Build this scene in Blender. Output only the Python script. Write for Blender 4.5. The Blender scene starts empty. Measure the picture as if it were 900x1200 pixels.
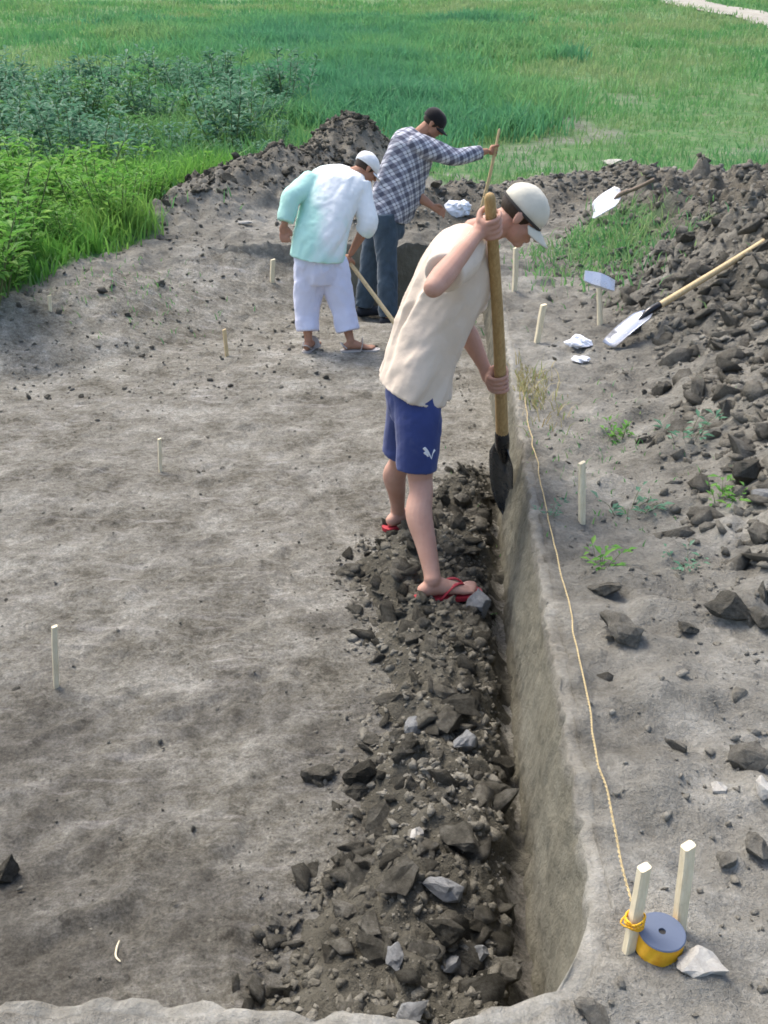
import bpy, bmesh, math, random
import numpy as np
from mathutils import Vector, Matrix, Euler
R = math.radians
random.seed(5); RNG = np.random.default_rng(5)
sc = bpy.context.scene
COL = sc.collection

# ------------------------------------------------------------------ camera, sky, sun, exposure
CAM_H, PITCH, FPX = 2.1, R(24.2), 1200.0
cam_d = bpy.data.cameras.new('camera'); cam = bpy.data.objects.new('camera', cam_d); COL.objects.link(cam)
cam.location = (0, 0, CAM_H); cam.rotation_euler = (R(90) - PITCH, 0, 0)
cam_d.sensor_fit = 'VERTICAL'; cam_d.sensor_height = 36; cam_d.lens = 36.0
cam_d.clip_start = 0.05; cam_d.clip_end = 600
sc.camera = cam
SUN_EL, SUN_AZ = R(58), R(-42)          # azimuth measured from +y towards +x
w = bpy.data.worlds.new('World'); sc.world = w; w.use_nodes = True
nt = w.node_tree; bg = nt.nodes['Background']
sky = nt.nodes.new('ShaderNodeTexSky'); sky.sky_type = 'NISHITA'; sky.sun_disc = False
sky.sun_elevation = SUN_EL; sky.sun_rotation = SUN_AZ
sky.air_density = 1.0; sky.dust_density = 4.0; sky.ozone_density = 1.0
nt.links.new(sky.outputs[0], bg.inputs[0]); bg.inputs[1].default_value = 0.14
sun_d = bpy.data.lights.new('sun', 'SUN'); sun = bpy.data.objects.new('sun', sun_d); COL.objects.link(sun)
sun_d.energy = 1.2; sun_d.angle = R(22); sun_d.color = (1.0, 0.95, 0.88)
sdir = Vector((math.sin(SUN_AZ) * math.cos(SUN_EL), math.cos(SUN_AZ) * math.cos(SUN_EL), math.sin(SUN_EL)))
sun.rotation_euler = sdir.to_track_quat('Z', 'Y').to_euler()
sc.view_settings.view_transform = 'Standard'; sc.view_settings.look = 'None'
sc.view_settings.exposure = 1.32; sc.view_settings.gamma = 1.0
sc.cycles.filter_width = 1.7

# ------------------------------------------------------------------ helpers: picture point -> place
CT, ST = math.cos(PITCH), math.sin(PITCH)
def ray(px, py):
    a, b = (px - 450) / FPX, -(py - 600) / FPX
    return Vector((a, CT + b * ST, -ST + b * CT))
def P(px, py, D):                       # point seen at (px,py) at forward ground distance D
    d = ray(px, py); return Vector((0, 0, CAM_H)) + d * (D / d.y)
def G(px, py, z):                       # point seen at (px,py) at height z
    d = ray(px, py); return Vector((0, 0, CAM_H)) + d * ((z - CAM_H) / d.z)

# ------------------------------------------------------------------ numpy noise
def _h(ix, iy, seed):
    n = (ix.astype(np.int64) * 374761393 + iy.astype(np.int64) * 668265263 + seed * 1442695041) & 0xFFFFFFFF
    n = ((n ^ (n >> 13)) * 1274126177) & 0xFFFFFFFF
    n = (n ^ (n >> 16)) & 0xFFFFFFFF
    return n / 2147483647.5 - 1.0
def vn(x, y, seed=0):
    x = np.asarray(x, float); y = np.asarray(y, float)
    ix = np.floor(x); iy = np.floor(y); fx = x - ix; fy = y - iy
    fx = fx * fx * (3 - 2 * fx); fy = fy * fy * (3 - 2 * fy)
    a = _h(ix, iy, seed); b = _h(ix + 1, iy, seed); c = _h(ix, iy + 1, seed); d = _h(ix + 1, iy + 1, seed)
    return (a * (1 - fx) + b * fx) * (1 - fy) + (c * (1 - fx) + d * fx) * fy
def fbm(x, y, o=4, seed=0, gain=.5):
    s = 0; amp = 1.0
    for k in range(o):
        s = s + amp * vn(x * 2 ** k + 17.3 * k, y * 2 ** k - 9.1 * k, seed + k); amp *= gain
    return s
def sst(a, b, x):
    t = np.clip((np.asarray(x, float) - a) / (b - a), 0, 1); return t * t * (3 - 2 * t)

# ------------------------------------------------------------------ terrain
ZG = 0.45                               # natural ground above the pit floor
def wall_x(y): return 0.385 + 0.07 * (y - 1.81)
def sdf_pit(x, y):                      # <0 inside the pit
    wob = .007 * fbm(x * 2.3, y * 2.3, 3, 40)
    dr = (x - wall_x(y)) * .9976 + wob * .6
    dn = (1.432 - .045 * np.minimum(x, .5) + .025 * vn(x * 2.3, y * 0, 41)) - y
    df = y - (9.55 + .12 * vn(x * 2, y * 0, 42))
    r = .24
    m = lambda a, b: np.where((a > -r) & (b > -r), np.hypot(np.maximum(a + r, 0), np.maximum(b + r, 0)) - r, np.maximum(a, b))
    return m(m(dr, dn), df)
def seg_dist(x, y, a, b):
    ax, ay = a; bx, by = b; dx, dy = bx - ax, by - ay
    t = np.clip(((x - ax) * dx + (y - ay) * dy) / (dx * dx + dy * dy), 0, 1)
    return np.hypot(x - ax - t * dx, y - ay - t * dy), t
def heap_r(x, y):
    e = x - (.98 + .085 * (y - 4)) + .22 * vn(x * .9, y * .9, 51)
    f = sst(0, 1.7, e) * sst(1.9, 3.9, y + .4 * vn(x * 1.1, y * 1.1, 53)) * (1 - sst(10.6, 13.0, y + .3 * x * .2))
    return f
def heap_l(x, y):
    d, t = seg_dist(x + .2 * vn(x, y, 55), y, (-2.25, 10.7), (-.30, 15.2))
    return np.exp(-(d / .66) ** 2) * (.26 + .82 * t)
def heap_f(x, y):
    d, t = seg_dist(x, y + .15 * vn(x, y, 56), (-.1, 10.45), (3.6, 13.2))
    return np.exp(-(d / (.6 + .45 * t)) ** 2)
def far_rise(x, y):
    t = np.maximum(y - 14.5, 0); return .098 * t * t / (t + 5) + .12 * sst(16, 30, y) * fbm(x * .15, y * .15, 3, 60)
def gfine(x, y):
    q = fbm(x * 9, y * 9, 3, 21) * .012 + np.abs(fbm(x * 4.5, y * 4.5, 4, 22)) * .030 + np.maximum(0, fbm(x * 7, y * 7, 3, 23)) * .022 - .016
    return q * (1 - sst(12, 16, y)) * (1 + 3.0 * np.clip(heap_r(x, y) + heap_l(x, y), 0, 1))
def ground_z(x, y):
    near = 1 - sst(14, 22, y)
    z = ZG + .02 * fbm(x * .8, y * .8, 3, 1) * near + .016 * fbm(x * 4, y * 4, 4, 2) * near + .05 * fbm(x * .5, y * .5, 3, 4) * sst(9, 15, y)
    z = z + .62 * heap_r(x, y) * (1 + .22 * fbm(x * 1.6, y * 1.6, 4, 5)) + heap_l(x, y) * (.82 + .2 * fbm(x * 1.7, y * 1.7, 4, 6)) + .33 * heap_f(x, y) * (1 + .3 * fbm(x * 2.5, y * 2.5, 3, 7))
    return z + far_rise(x, y) + gfine(x, y)
def floor_z(x, y):
    yb = 6.55 + (x + 3.0) * .85
    s = sst(0, 2.0, y - yb + .25 * vn(x * 1.3, y * 1.3, 9)) * (1 - sst(-.70, -.25, x - .12 * (y - 8)))
    lip = .05 * np.exp(-((y - yb - .35) / .2) ** 2) * (1 - sst(-2.3, -1.4, x))
    base = .015 * fbm(x * 1.1, y * 1.1, 3, 11) + .007 * fbm(x * 5.5, y * 5.5, 4, 12, .65) + .007 * fbm(x * 14, y * 14, 3, 13, .7)
    rid = .006 * np.abs(fbm(x * 2.6 + y * .9, y * 3.6 - x * 1.4, 3, 14))
    hole = -.20 * np.exp(-(((x - .25) / .7) ** 2 + ((y - 9.2) / .45) ** 2))
    scoop = -.03 * np.exp(-(((x + .95) / .25) ** 2 + ((y - 1.75) / .2) ** 2))
    chan = -.10 * np.exp(-((wall_x(y) - x - .015) / .065) ** 2) * (1 - sst(4.9, 5.5, y))
    return (base - rid + hole + scoop + chan) * (1 - s) + ground_z(x, y) * s + lip
def H(x, y):
    x = np.asarray(x, float); y = np.asarray(y, float)
    d = sdf_pit(x, y)
    k = sst(.058, .088, d)
    return floor_z(x, y) * (1 - k) + ground_z(x, y) * k
def hz(x, y): return float(H(np.array([x]), np.array([y]))[0])
def on(px, py, it=14):                  # the terrain point seen at (px,py)
    z = ZG
    for _ in range(it):
        p = G(px, py, z); zz = hz(p.x, p.y); z = z * .4 + zz * .6
    return Vector((p.x, p.y, hz(p.x, p.y)))

# ------------------------------------------------------------------ helpers: objects
def tag(o, label=None, cat=None, group=None, kind=None):
    if label: o['label'] = label
    if cat: o['category'] = cat
    if group: o['group'] = group
    if kind: o['kind'] = kind
    return o
def link(name, me, m=None, parent=None, loc=None, rot=None, scale=None):
    o = bpy.data.objects.new(name, me); COL.objects.link(o)
    if m is not None and not me.materials: me.materials.append(m)
    if parent is not None: o.parent = parent
    if loc is not None: o.location = loc
    if rot is not None: o.rotation_euler = rot
    if scale is not None: o.scale = scale if hasattr(scale, '__len__') else (scale,) * 3
    return o
def empty(name, loc, label, cat, group=None):
    o = bpy.data.objects.new(name, None); COL.objects.link(o); o.location = loc; o.empty_display_size = .1
    return tag(o, label, cat, group)
def mesh_np(name, v, f, smooth=False, attr=None):
    v = np.asarray(v, np.float32); f = np.asarray(f, np.int32)
    me = bpy.data.meshes.new(name); n, k = f.shape
    me.vertices.add(len(v)); me.vertices.foreach_set('co', v.ravel())
    me.loops.add(n * k); me.loops.foreach_set('vertex_index', f.ravel())
    me.polygons.add(n); me.polygons.foreach_set('loop_start', np.arange(0, n * k, k, dtype=np.int32))
    me.polygons.foreach_set('loop_total', np.full(n, k, np.int32))
    me.update(calc_edges=True); me.validate()
    if smooth: me.polygons.foreach_set('use_smooth', np.ones(len(me.polygons), bool))
    if attr:
        for an, av in attr.items():
            a = me.attributes.new(an, 'FLOAT', 'POINT'); a.data.foreach_set('value', np.asarray(av, np.float32))
    return me
def bm_mesh(name, bm, smooth=False):
    me = bpy.data.meshes.new(name); bmesh.ops.recalc_face_normals(bm, faces=bm.faces); bm.to_mesh(me); bm.free()
    if smooth: me.polygons.foreach_set('use_smooth', np.ones(len(me.polygons), bool))
    return me

# ------------------------------------------------------------------ materials
def rgb(h): return tuple(h) + (1.0,)
class NT:
    def __init__(s, name):
        s.m = bpy.data.materials.new(name); s.m.use_nodes = True; s.t = s.m.node_tree
        s.b = s.t.nodes['Principled BSDF']
    def n(s, typ, **kw):
        nd = s.t.nodes.new(typ)
        for k, v in kw.items():
            if k.startswith('i_'):
                key = k[2:]; nd.inputs[int(key) if key.isdigit() else key].default_value = v
            else: setattr(nd, k, v)
        return nd
    def l(s, a, b): s.t.links.new(a, b)
    def coord(s, world=True):
        if world: return s.n('ShaderNodeNewGeometry').outputs['Position']
        return s.n('ShaderNodeTexCoord').outputs['Object']
    def noise(s, co, scale, detail=4, rough=.55, vec=None):
        nd = s.n('ShaderNodeTexNoise'); nd.inputs['Scale'].default_value = scale
        nd.inputs['Detail'].default_value = detail; nd.inputs['Roughness'].default_value = rough
        if vec:
            mp = s.n('ShaderNodeMapping'); mp.inputs['Scale'].default_value = vec; s.l(co, mp.inputs[0]); co = mp.outputs[0]
        s.l(co, nd.inputs['Vector']); return nd.outputs['Fac']
    def ramp(s, fac, stops):
        r = s.n('ShaderNodeValToRGB'); e = r.color_ramp.elements
        while len(e) < len(stops): e.new(.5)
        for k, (p, c) in enumerate(stops): e[k].position = p; e[k].color = rgb(c)
        s.l(fac, r.inputs[0]); return r.outputs[0]
    def soil(s, fac, stops, k=.80): return s.ramp(fac, [(p, tuple(x * k * q for x, q in zip(c, (.985, 1.0, .950)))) for p, c in stops])
    def mix(s, fac, a, b, mode='MIX'):
        m = s.n('ShaderNodeMix'); m.data_type = 'RGBA'; m.blend_type = mode
        for val, idx in ((fac, 0), (a, 6), (b, 7)):
            if hasattr(val, 'links'): s.l(val, m.inputs[idx])
            else: m.inputs[idx].default_value = val if idx == 0 else rgb(val)
        return m.outputs[2]
    def math(s, op, a, b=None):
        m = s.n('ShaderNodeMath'); m.operation = op
        for k, v in enumerate((a, b)):
            if v is None: continue
            if hasattr(v, 'links'): s.l(v, m.inputs[k])
            else: m.inputs[k].default_value = v
        return m.outputs[0]
    def attr(s, name):
        a = s.n('ShaderNodeAttribute'); a.attribute_name = name; return a.outputs['Fac']
    def bump(s, height, strength, dist=.02, prev=None):
        b = s.n('ShaderNodeBump'); b.inputs['Strength'].default_value = strength; b.inputs['Distance'].default_value = dist
        s.l(height, b.inputs['Height'])
        if prev is not None: s.l(prev, b.inputs['Normal'])
        return b.outputs[0]
    def done(s, col=None, nrm=None, rough=.9, spec=.2, **kw):
        if col is not None:
            if hasattr(col, 'links'): s.l(col, s.b.inputs['Base Color'])
            else: s.b.inputs['Base Color'].default_value = rgb(col)
        if nrm is not None: s.l(nrm, s.b.inputs['Normal'])
        s.b.inputs['Roughness'].default_value = rough; s.b.inputs['Specular IOR Level'].default_value = spec
        for k, v in kw.items(): s.b.inputs[k].default_value = v
        return s.m
def soil_mat(name, c0, c1, c2, world=True, bumpk=.7, fine=1.0, attr=None, attr_col=None, rnd=0.0):
    t = NT(name); co = t.coord(world)
    if not world:
        oi0 = t.n('ShaderNodeObjectInfo'); va = t.n('ShaderNodeVectorMath'); va.operation = 'ADD'; t.l(co, va.inputs[0])
        t.l(t.math('MULTIPLY', oi0.outputs['Random'], 61.0), va.inputs[1]); co = va.outputs[0]
    big = t.noise(co, 1.1, 5, .6); mid = t.noise(co, 6.0, 5, .65); fin = t.noise(co, 45 * fine, 4, .7)
    s = t.math('ADD', t.math('MULTIPLY', big, .50), t.math('ADD', t.math('MULTIPLY', mid, .34), t.math('MULTIPLY', fin, .16)))
    col = t.soil(s, [(.36, c0), (.5, c1), (.64, c2)])
    spk = t.ramp(t.noise(co, 30 * fine, 2, .5), [(.60, (1, 1, 1)), (.72, (.72, .72, .72))])
    col = t.mix(.6, col, spk, 'MULTIPLY')
    if attr:
        col = t.mix(t.attr(attr), col, attr_col)
    if rnd:
        oi = t.n('ShaderNodeObjectInfo'); rr = t.ramp(oi.outputs['Random'], [(0, (1 - rnd,) * 3), (1, (1 + rnd, 1 + rnd, 1 + rnd * 1.05))])
        col = t.mix(1.0, col, rr, 'MULTIPLY')
    n1 = t.bump(t.noise(co, 14, 6, .7), bumpk, .03)
    n2 = t.bump(t.noise(co, 70 * fine, 4, .7), bumpk * .8, .006, n1)
    return t.done(col, n2, .95, .1)
def plain(name, c, rough=.7, spec=.3, var=.15, vs=12, bump=.2, bs=60, world=False, bd=.003, **kw):
    t = NT(name); co = t.coord(world)
    a = tuple(x * (1 - var) for x in c); b = tuple(min(1, x * (1 + var)) for x in c)
    col = t.ramp(t.noise(co, vs, 4, .6), [(.3, a), (.7, b)])
    n = t.bump(t.noise(co, bs, 3, .6), bump, bd)
    return t.done(col, n, rough, spec, **kw)
M = {}
def floor_mat():
    t = NT('pit_floor_soil'); co = t.coord(True)
    big = t.noise(co, .9, 6, .62); mid = t.noise(co, 3.6, 7, .72); fin = t.noise(co, 34, 5, .75)
    s = t.math('ADD', t.math('MULTIPLY', big, .22), t.math('ADD', t.math('MULTIPLY', mid, .42), t.math('MULTIPLY', fin, .36)))
    col = t.soil(s, [(.40, (.115, .103, .085)), (.47, (.205, .190, .163)), (.53, (.275, .258, .230)), (.62, (.42, .40, .365))], 1.04)
    # pale dry scuffs left by scraping, two directions, broken up
    for rot, sc_, k in ((-38, (1.5, 15, 4), .85), (-62, (2.2, 20, 4), .75), (20, (2.0, 13, 4), .6)):
        mp = t.n('ShaderNodeMapping'); mp.inputs['Rotation'].default_value = (0, 0, R(rot)); mp.inputs['Scale'].default_value = sc_; t.l(co, mp.inputs[0])
        f = t.ramp(t.noise(mp.outputs[0], 1.0, 5, .7), [(.56, (0, 0, 0)), (.70, (k, k, k))])
        f = t.math('MULTIPLY', f, t.ramp(t.noise(co, 1.7 + k, 4, .6), [(.42, (0, 0, 0)), (.6, (1, 1, 1))]))
        col = t.mix(f, col, (.44, .42, .385))
    # irregular dark patches, commoner towards the near end
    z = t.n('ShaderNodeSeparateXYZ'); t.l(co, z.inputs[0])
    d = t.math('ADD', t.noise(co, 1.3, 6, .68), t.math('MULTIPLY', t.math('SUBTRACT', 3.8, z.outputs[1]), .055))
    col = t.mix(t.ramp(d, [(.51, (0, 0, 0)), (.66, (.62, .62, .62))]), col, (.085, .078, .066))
    spk = t.ramp(t.noise(co, 21, 3, .65), [(.60, (1, 1, 1)), (.68, (.55, .55, .55))])
    col = t.mix(.75, col, spk, 'MULTIPLY')
    gr = t.ramp(t.noise(co, 110, 3, .7), [(.38, (.72, .72, .72)), (.5, (1, 1, 1)), (.64, (1.28, 1.27, 1.25))]); col = t.mix(.8, col, gr, 'MULTIPLY')
    n1 = t.bump(t.noise(co, 9, 9, .78), 1.0, .05); n2 = t.bump(t.noise(co, 48, 5, .78), .8, .010, n1)
    return t.done(col, n2, .95, .1)
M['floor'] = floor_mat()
M['ground'] = None
M['heap'] = soil_mat('heap_soil', (.100, .090, .076), (.170, .156, .134), (.245, .228, .200), bumpk=.9)
M['loose'] = soil_mat('loose_dug_soil', (.066, .060, .048), (.112, .102, .083), (.180, .166, .138), bumpk=1.2)
M['clod'] = soil_mat('clod_soil', (.135, .123, .104), (.222, .206, .178), (.34, .32, .285), world=False, bumpk=1.0, rnd=.28)
M['damp'] = soil_mat('damp_clod_soil', (.074, .067, .054), (.142, .130, .107), (.265, .247, .213), world=False, bumpk=1.0, rnd=.5)
M['slab'] = soil_mat('grey_clay_lump', (.17, .17, .168), (.24, .24, .245), (.31, .31, .32), world=False, bumpk=.4)
M['pale'] = soil_mat('pale_stone', (.40, .37, .34), (.52, .49, .46), (.62, .60, .57), world=False, bumpk=.4)

def ground_mat():
    t = NT('ground_soil'); co = t.coord(True)
    big = t.noise(co, .9, 5, .6); mid = t.noise(co, 5.5, 5, .65); fin = t.noise(co, 50, 4, .7)
    s = t.math('ADD', t.math('MULTIPLY', big, .42), t.math('ADD', t.math('MULTIPLY', mid, .36), t.math('MULTIPLY', fin, .22)))
    soil = t.soil(s, [(.38, (.150, .138, .120)), (.46, (.235, .220, .195)), (.53, (.315, .298, .268)), (.62, (.47, .45, .415))])
    heap = t.soil(s, [(.38, (.100, .088, .072)), (.5, (.175, .158, .132)), (.62, (.26, .238, .205))], .95)
    green = t.ramp(t.noise(co, 3.0, 5, .7), [(.3, (.065, .140, .052)), (.52, (.105, .200, .075)), (.72, (.20, .21, .13))])
    col = t.mix(t.attr('heap'), soil, heap)
    col = t.mix(t.attr('green'), col, green)
    n1 = t.bump(t.noise(co, 11, 7, .75), 1.0, .05)
    n2 = t.bump(t.noise(co, 60, 4, .7), .8, .007, n1)
    return t.done(col, n2, .95, .1)
M['ground'] = ground_mat()

# ------------------------------------------------------------------ the ground sheet, the pit floor, the cut wall
def axis(lo, hi, st, far_lo, far_hi, g=1.13):
    a = list(np.arange(lo, hi + 1e-6, st)); s = st
    while a[-1] < far_hi: s *= g; a.append(a[-1] + s)
    s = st; b = []
    x = lo
    while x > far_lo: s *= g; x -= s; b.append(x)
    return np.array(b[::-1] + a)
def bare_patch(x, y):                   # worn spots in the field on the right
    return sst(.10, .62, fbm(x * .55, y * .8, 4, 77) - .55 * sst(19, 27, y)) * sst(1.0, 3.0, x) * (y < 28) * sst(15.2, 17.5, y)
def green_mask(x, y):                   # where plants grow: 0..1
    n = fbm(x * .9, y * .9, 4, 70)
    edge = 15.4 + .9 * n - 1.0 * sst(-1, 1.5, x) + np.where(x > 0, -.0, 0)
    far = sst(-.9, .9, y - edge + .0 * x)
    # right of the heap crest and before it: patch of grass by the heap
    pat = np.exp(-(((x - 1.95) / .42) ** 2 + ((y - 9.0) / 1.1) ** 2)) * 1.2
    left = sst(-.25, .25, y - (8.05 + (x + 2.9) * 2.9) + .25 * n) * (1 - sst(-1.6, -.4, x - .0 * y + .3 * n)) * 1.0
    left = np.maximum(left, sst(-.2, .4, (-1.35 - .0 * x) - x - .75 * np.maximum(0, 11.5 - y) + .3 * n) * sst(10.2, 11.2, y))
    g = np.maximum(np.maximum(far, pat), left)
    g = g * (1 - np.clip(heap_l(x, y) * 4.5 - .5, 0, 1))
    return np.clip(g, 0, 1)
xs = axis(-3.6, 4.2, .024, -75, 90); ys = axis(4.9, 11.6, .03, 4.9, 150, 1.06); ys = np.concatenate([axis(1.0, 4.885, .018, -6, 1.0, 1.13)[:-1], ys])
ys = np.unique(np.round(ys, 5)); ys = ys[np.concatenate([[True], np.diff(ys) > .008])]
X, Y = np.meshgrid(xs, ys); Z = H(X, Y)
SD = sdf_pit(X, Y)
def scrapes(x, y, z):                   # shovel scrapes, gouges and heel marks left in the pit floor
    rg = np.random.default_rng(77)
    for _ in range(300):
        cy = rg.uniform(1.5, 8.6) ** 1.0; cx = rg.uniform(-.42 * cy - .9, wall_x(cy) - .55); a = R(rg.choice((52, 30, 78, 140)) + rg.normal(0, 30)); L = rg.uniform(.07, .26); wd = rg.uniform(.018, .045); dp = rg.uniform(.003, .010)
        j0, j1 = np.searchsorted(ys, (cy - .45, cy + .45)); i0, i1 = np.searchsorted(xs, (cx - .45, cx + .45)); qx = x[j0:j1, i0:i1] - cx; qy = y[j0:j1, i0:i1] - cy
        u = qx * math.cos(a) + qy * math.sin(a); v = -qx * math.sin(a) + qy * math.cos(a) + .03 * np.sin(u * 9 + cx * 7)
        f = (1 - sst(.6, 1.1, np.abs(u) / L)) * (-np.exp(-(v / wd) ** 2) + .75 * np.exp(-((v - 1.7 * wd) / (.8 * wd)) ** 2))
        z[j0:j1, i0:i1] += np.where(sdf_pit(x[j0:j1, i0:i1], y[j0:j1, i0:i1]) < -.12, dp * f, 0)
scrapes(X, Y, Z)
V = np.stack([X, Y, Z], -1).reshape(-1, 3)
ny, nx = X.shape
idx = np.arange(ny * nx).reshape(ny, nx)
F = np.stack([idx[:-1, :-1], idx[:-1, 1:], idx[1:, 1:], idx[1:, :-1]], -1).reshape(-1, 4)
fx = X[:-1, :-1].ravel(); fy = Y[:-1, :-1].ravel()
inpit = (sdf_pit(fx, fy) < .05) & (fy < 9.8 + 0 * fx) & (fx > -3.7) & (fy - (6.9 + (fx + 3.0) * 1.15) < 1.0)
def submesh(name, faces, smooth, attr=None):
    u, inv = np.unique(faces, return_inverse=True)
    return mesh_np(name, V[u], inv.reshape(faces.shape), smooth, {k: a[u] for k, a in (attr or {}).items()})
gm = (sst(.3, .8, green_mask(X, Y)) * (1 - .75 * bare_patch(X, Y))).ravel(); hp = np.clip(heap_r(X, Y) + heap_l(X, Y) * 1.3 + sst(.1, .6, heap_f(X, Y)), 0, 1).ravel()
tag(link('ground', submesh('ground', F[~inpit], True, {'green': gm, 'heap': hp}), M['ground']), kind='structure')
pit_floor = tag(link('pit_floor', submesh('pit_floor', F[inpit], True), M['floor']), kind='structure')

# wall ribbon: follows the pit edge (right side, rounded near corner, near edge, far end)
def edge_curve():
    pts = []
    for x in np.arange(-1.3, wall_x(1.5) - .24, .016): pts.append((x, 1.432 - .045 * min(x, .5)))
    cx, cy = wall_x(1.65) - .24, 1.416 + .24
    for a in np.linspace(-90, 0, 14)[1:-1]: pts.append((cx + .24 * math.cos(R(a)), cy + .24 * math.sin(R(a))))
    for y in np.arange(1.68, 9.35, .016): pts.append((wall_x(y), y))
    cx, cy = wall_x(9.35) - .2, 9.35
    for a in np.linspace(0, 90, 10)[1:]: pts.append((cx + .2 * math.cos(R(a)), cy + .2 * math.sin(R(a))))
    for x in np.arange(cx - .03, -.75, -.04): pts.append((x, 9.55))
    return np.array(pts)
C = edge_curve()
for _ in range(3):                      # settle the curve on the zero of the pit outline
    e = 1e-3
    d = sdf_pit(C[:, 0], C[:, 1]); gx = (sdf_pit(C[:, 0] + e, C[:, 1]) - d) / e; gy = (sdf_pit(C[:, 0], C[:, 1] + e) - d) / e
    g2 = np.maximum(gx * gx + gy * gy, .2); C = C - np.stack([gx, gy], -1) * (d / g2)[:, None]
for _ in range(6): C[1:-1] = (C[:-2] + 2 * C[1:-1] + C[2:]) / 4
T = np.gradient(C, axis=0); T /= np.linalg.norm(T, axis=1)[:, None]
NO = np.stack([T[:, 1], -T[:, 0]], -1)  # outward
S = np.concatenate([[0], np.cumsum(np.linalg.norm(np.diff(C, axis=0), axis=1))])
prof = [(-.012, -.10), (-.006, .0)] + [(.0 + .060 * t ** 1.2, t * .955) for t in np.linspace(.04, 1, 22)] + \
       [(.062, .985), (.0645, .998), (.070, 1.0), (.078, 1.0), (.089, 1.0), (.104, 1.0), (.122, 1.0)]
rows = []
attl = []
for k, (off, hgt) in enumerate(prof):
    bx = C[:, 0]; by = C[:, 1]
    outx = bx + NO[:, 0] * max(.10, off); outy = by + NO[:, 1] * max(.10, off)
    gz = ground_z(outx, outy); fz = floor_z(bx - NO[:, 0] * .06, by - NO[:, 1] * .06)
    hgt_n = hgt
    z = fz + (gz - fz) * hgt_n
    face = 1 if .02 < hgt < .95 and off < .07 else 0
    rough = .005 * fbm(S * 5, z * 7, 4, 31) + .006 * fbm(S * 16, z * 3.0, 3, 32) + .006 * fbm(S * 30, z * 30, 2, 35)
    lipn = .003 * fbm(S * 3, S * 0 + 3, 3, 33) * sst(.8, 1.0, hgt) + .007 * fbm(S * 27, off * 14 + S * 0, 3, 36) * (hgt > .9)
    o = off + rough * (1 if hgt < 1 else .3) - lipn * .8
    if off > .066: z = z + {.070: .000, .078: .001, .089: .000, .104: -.004, .122: -.016}[off] + .005 * fbm(S * 24, off * 40 + S * 0, 3, 34) * (1 if off < .08 else .4)
    else: z = z + .004 * fbm(S * 26, S * 0, 3, 37) * sst(.8, 1, hgt)
    rows.append(np.stack([bx + NO[:, 0] * o, by + NO[:, 1] * o, z], -1)); attl.append(np.full(len(bx), sst(.86, .99, hgt)))
W = np.stack(rows); nr, nc = W.shape[:2]; ii = np.arange(nr * nc).reshape(nr, nc)
WF = np.stack([ii[:-1, :-1], ii[:-1, 1:], ii[1:, 1:], ii[1:, :-1]], -1).reshape(-1, 4)[:, ::-1]
def wall_mat():
    t = NT('cut_wall_soil'); co = t.coord(True)
    big = t.noise(co, 2.0, 5, .6, (1, 1, .5)); st = t.noise(co, 26, 5, .72, (1, 1, .34)); fin = t.noise(co, 60, 3, .7)
    s = t.math('ADD', t.math('MULTIPLY', big, .45), t.math('ADD', t.math('MULTIPLY', st, .38), t.math('MULTIPLY', fin, .17)))
    col = t.soil(s, [(.34, (.190, .174, .136)), (.5, (.270, .251, .202)), (.66, (.345, .325, .268))], .62)
    s2 = t.math('ADD', t.math('MULTIPLY', t.noise(co, .9, 5, .6), .42), t.math('ADD', t.math('MULTIPLY', t.noise(co, 5.5, 5, .65), .36), t.math('MULTIPLY', t.noise(co, 50, 4, .7), .22)))
    lip = t.soil(s2, [(.38, (.150, .138, .120)), (.46, (.228, .212, .186)), (.53, (.300, .283, .252)), (.62, (.44, .42, .385))])
    col = t.mix(t.attr('lip'), col, lip)
    n1 = t.bump(t.noise(co, 11, 7, .75), .7, .035); n1 = t.bump(st, .3, .010, n1); n2 = t.bump(t.noise(co, 34, 6, .75), .45, .012, n1)
    return t.done(col, n2, .95, .1)
tag(link('trench_wall', mesh_np('trench_wall', W.reshape(-1, 3), WF, True, {'lip': np.stack(attl).ravel()}), wall_mat()), kind='structure')

# ------------------------------------------------------------------ clods and stones
def hull(seed, n=16, flat=.75, cut=True):
    rg = np.random.default_rng(seed); bm = bmesh.new()
    for _ in range(n):
        p = rg.normal(size=3); p /= np.linalg.norm(p); p *= rg.uniform(.70, 1.12); p *= np.array([1.15, .9, flat])
        bm.verts.new(p)
    bmesh.ops.convex_hull(bm, input=bm.verts)
    for v in [v for v in bm.verts if not v.link_faces]: bm.verts.remove(v)
    bmesh.ops.triangulate(bm, faces=bm.faces); bm.verts.index_update()
    v = np.array([q.co[:] for q in bm.verts]); f = np.array([[q.index for q in fc.verts] for fc in bm.faces])
    bmesh.ops.recalc_face_normals(bm, faces=bm.faces)
    f = np.array([[q.index for q in fc.verts] for fc in bm.faces]); bm.free()
    return v, f
HULLS = [hull(100 + k, random.choice((8, 8, 9, 10, 11, 13)), random.uniform(.5, .95)) for k in range(18)]
def rough_lump(name, seed, flat=.7, sub=2, amp=.16, stretch=(1.1, .9, 1)):
    v, f = hull(seed, 22, flat); bm = bmesh.new()
    vs = [bm.verts.new(p) for p in v]
    for q in f: bm.faces.new([vs[i] for i in q])
    bmesh.ops.subdivide_edges(bm, edges=bm.edges, cuts=sub, use_grid_fill=True, smooth=.04)
    for q in bm.verts:
        c = q.co; n = c.normalized()
        q.co += n * amp * float(fbm(np.array([c.x * 2.1 + c.z]), np.array([c.y * 2.1 - c.z * .7]), 3, seed)[0])
        q.co = Vector((q.co.x * stretch[0], q.co.y * stretch[1], q.co.z * stretch[2]))
    return bm_mesh(name, bm, False)
CLODS = {}
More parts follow.
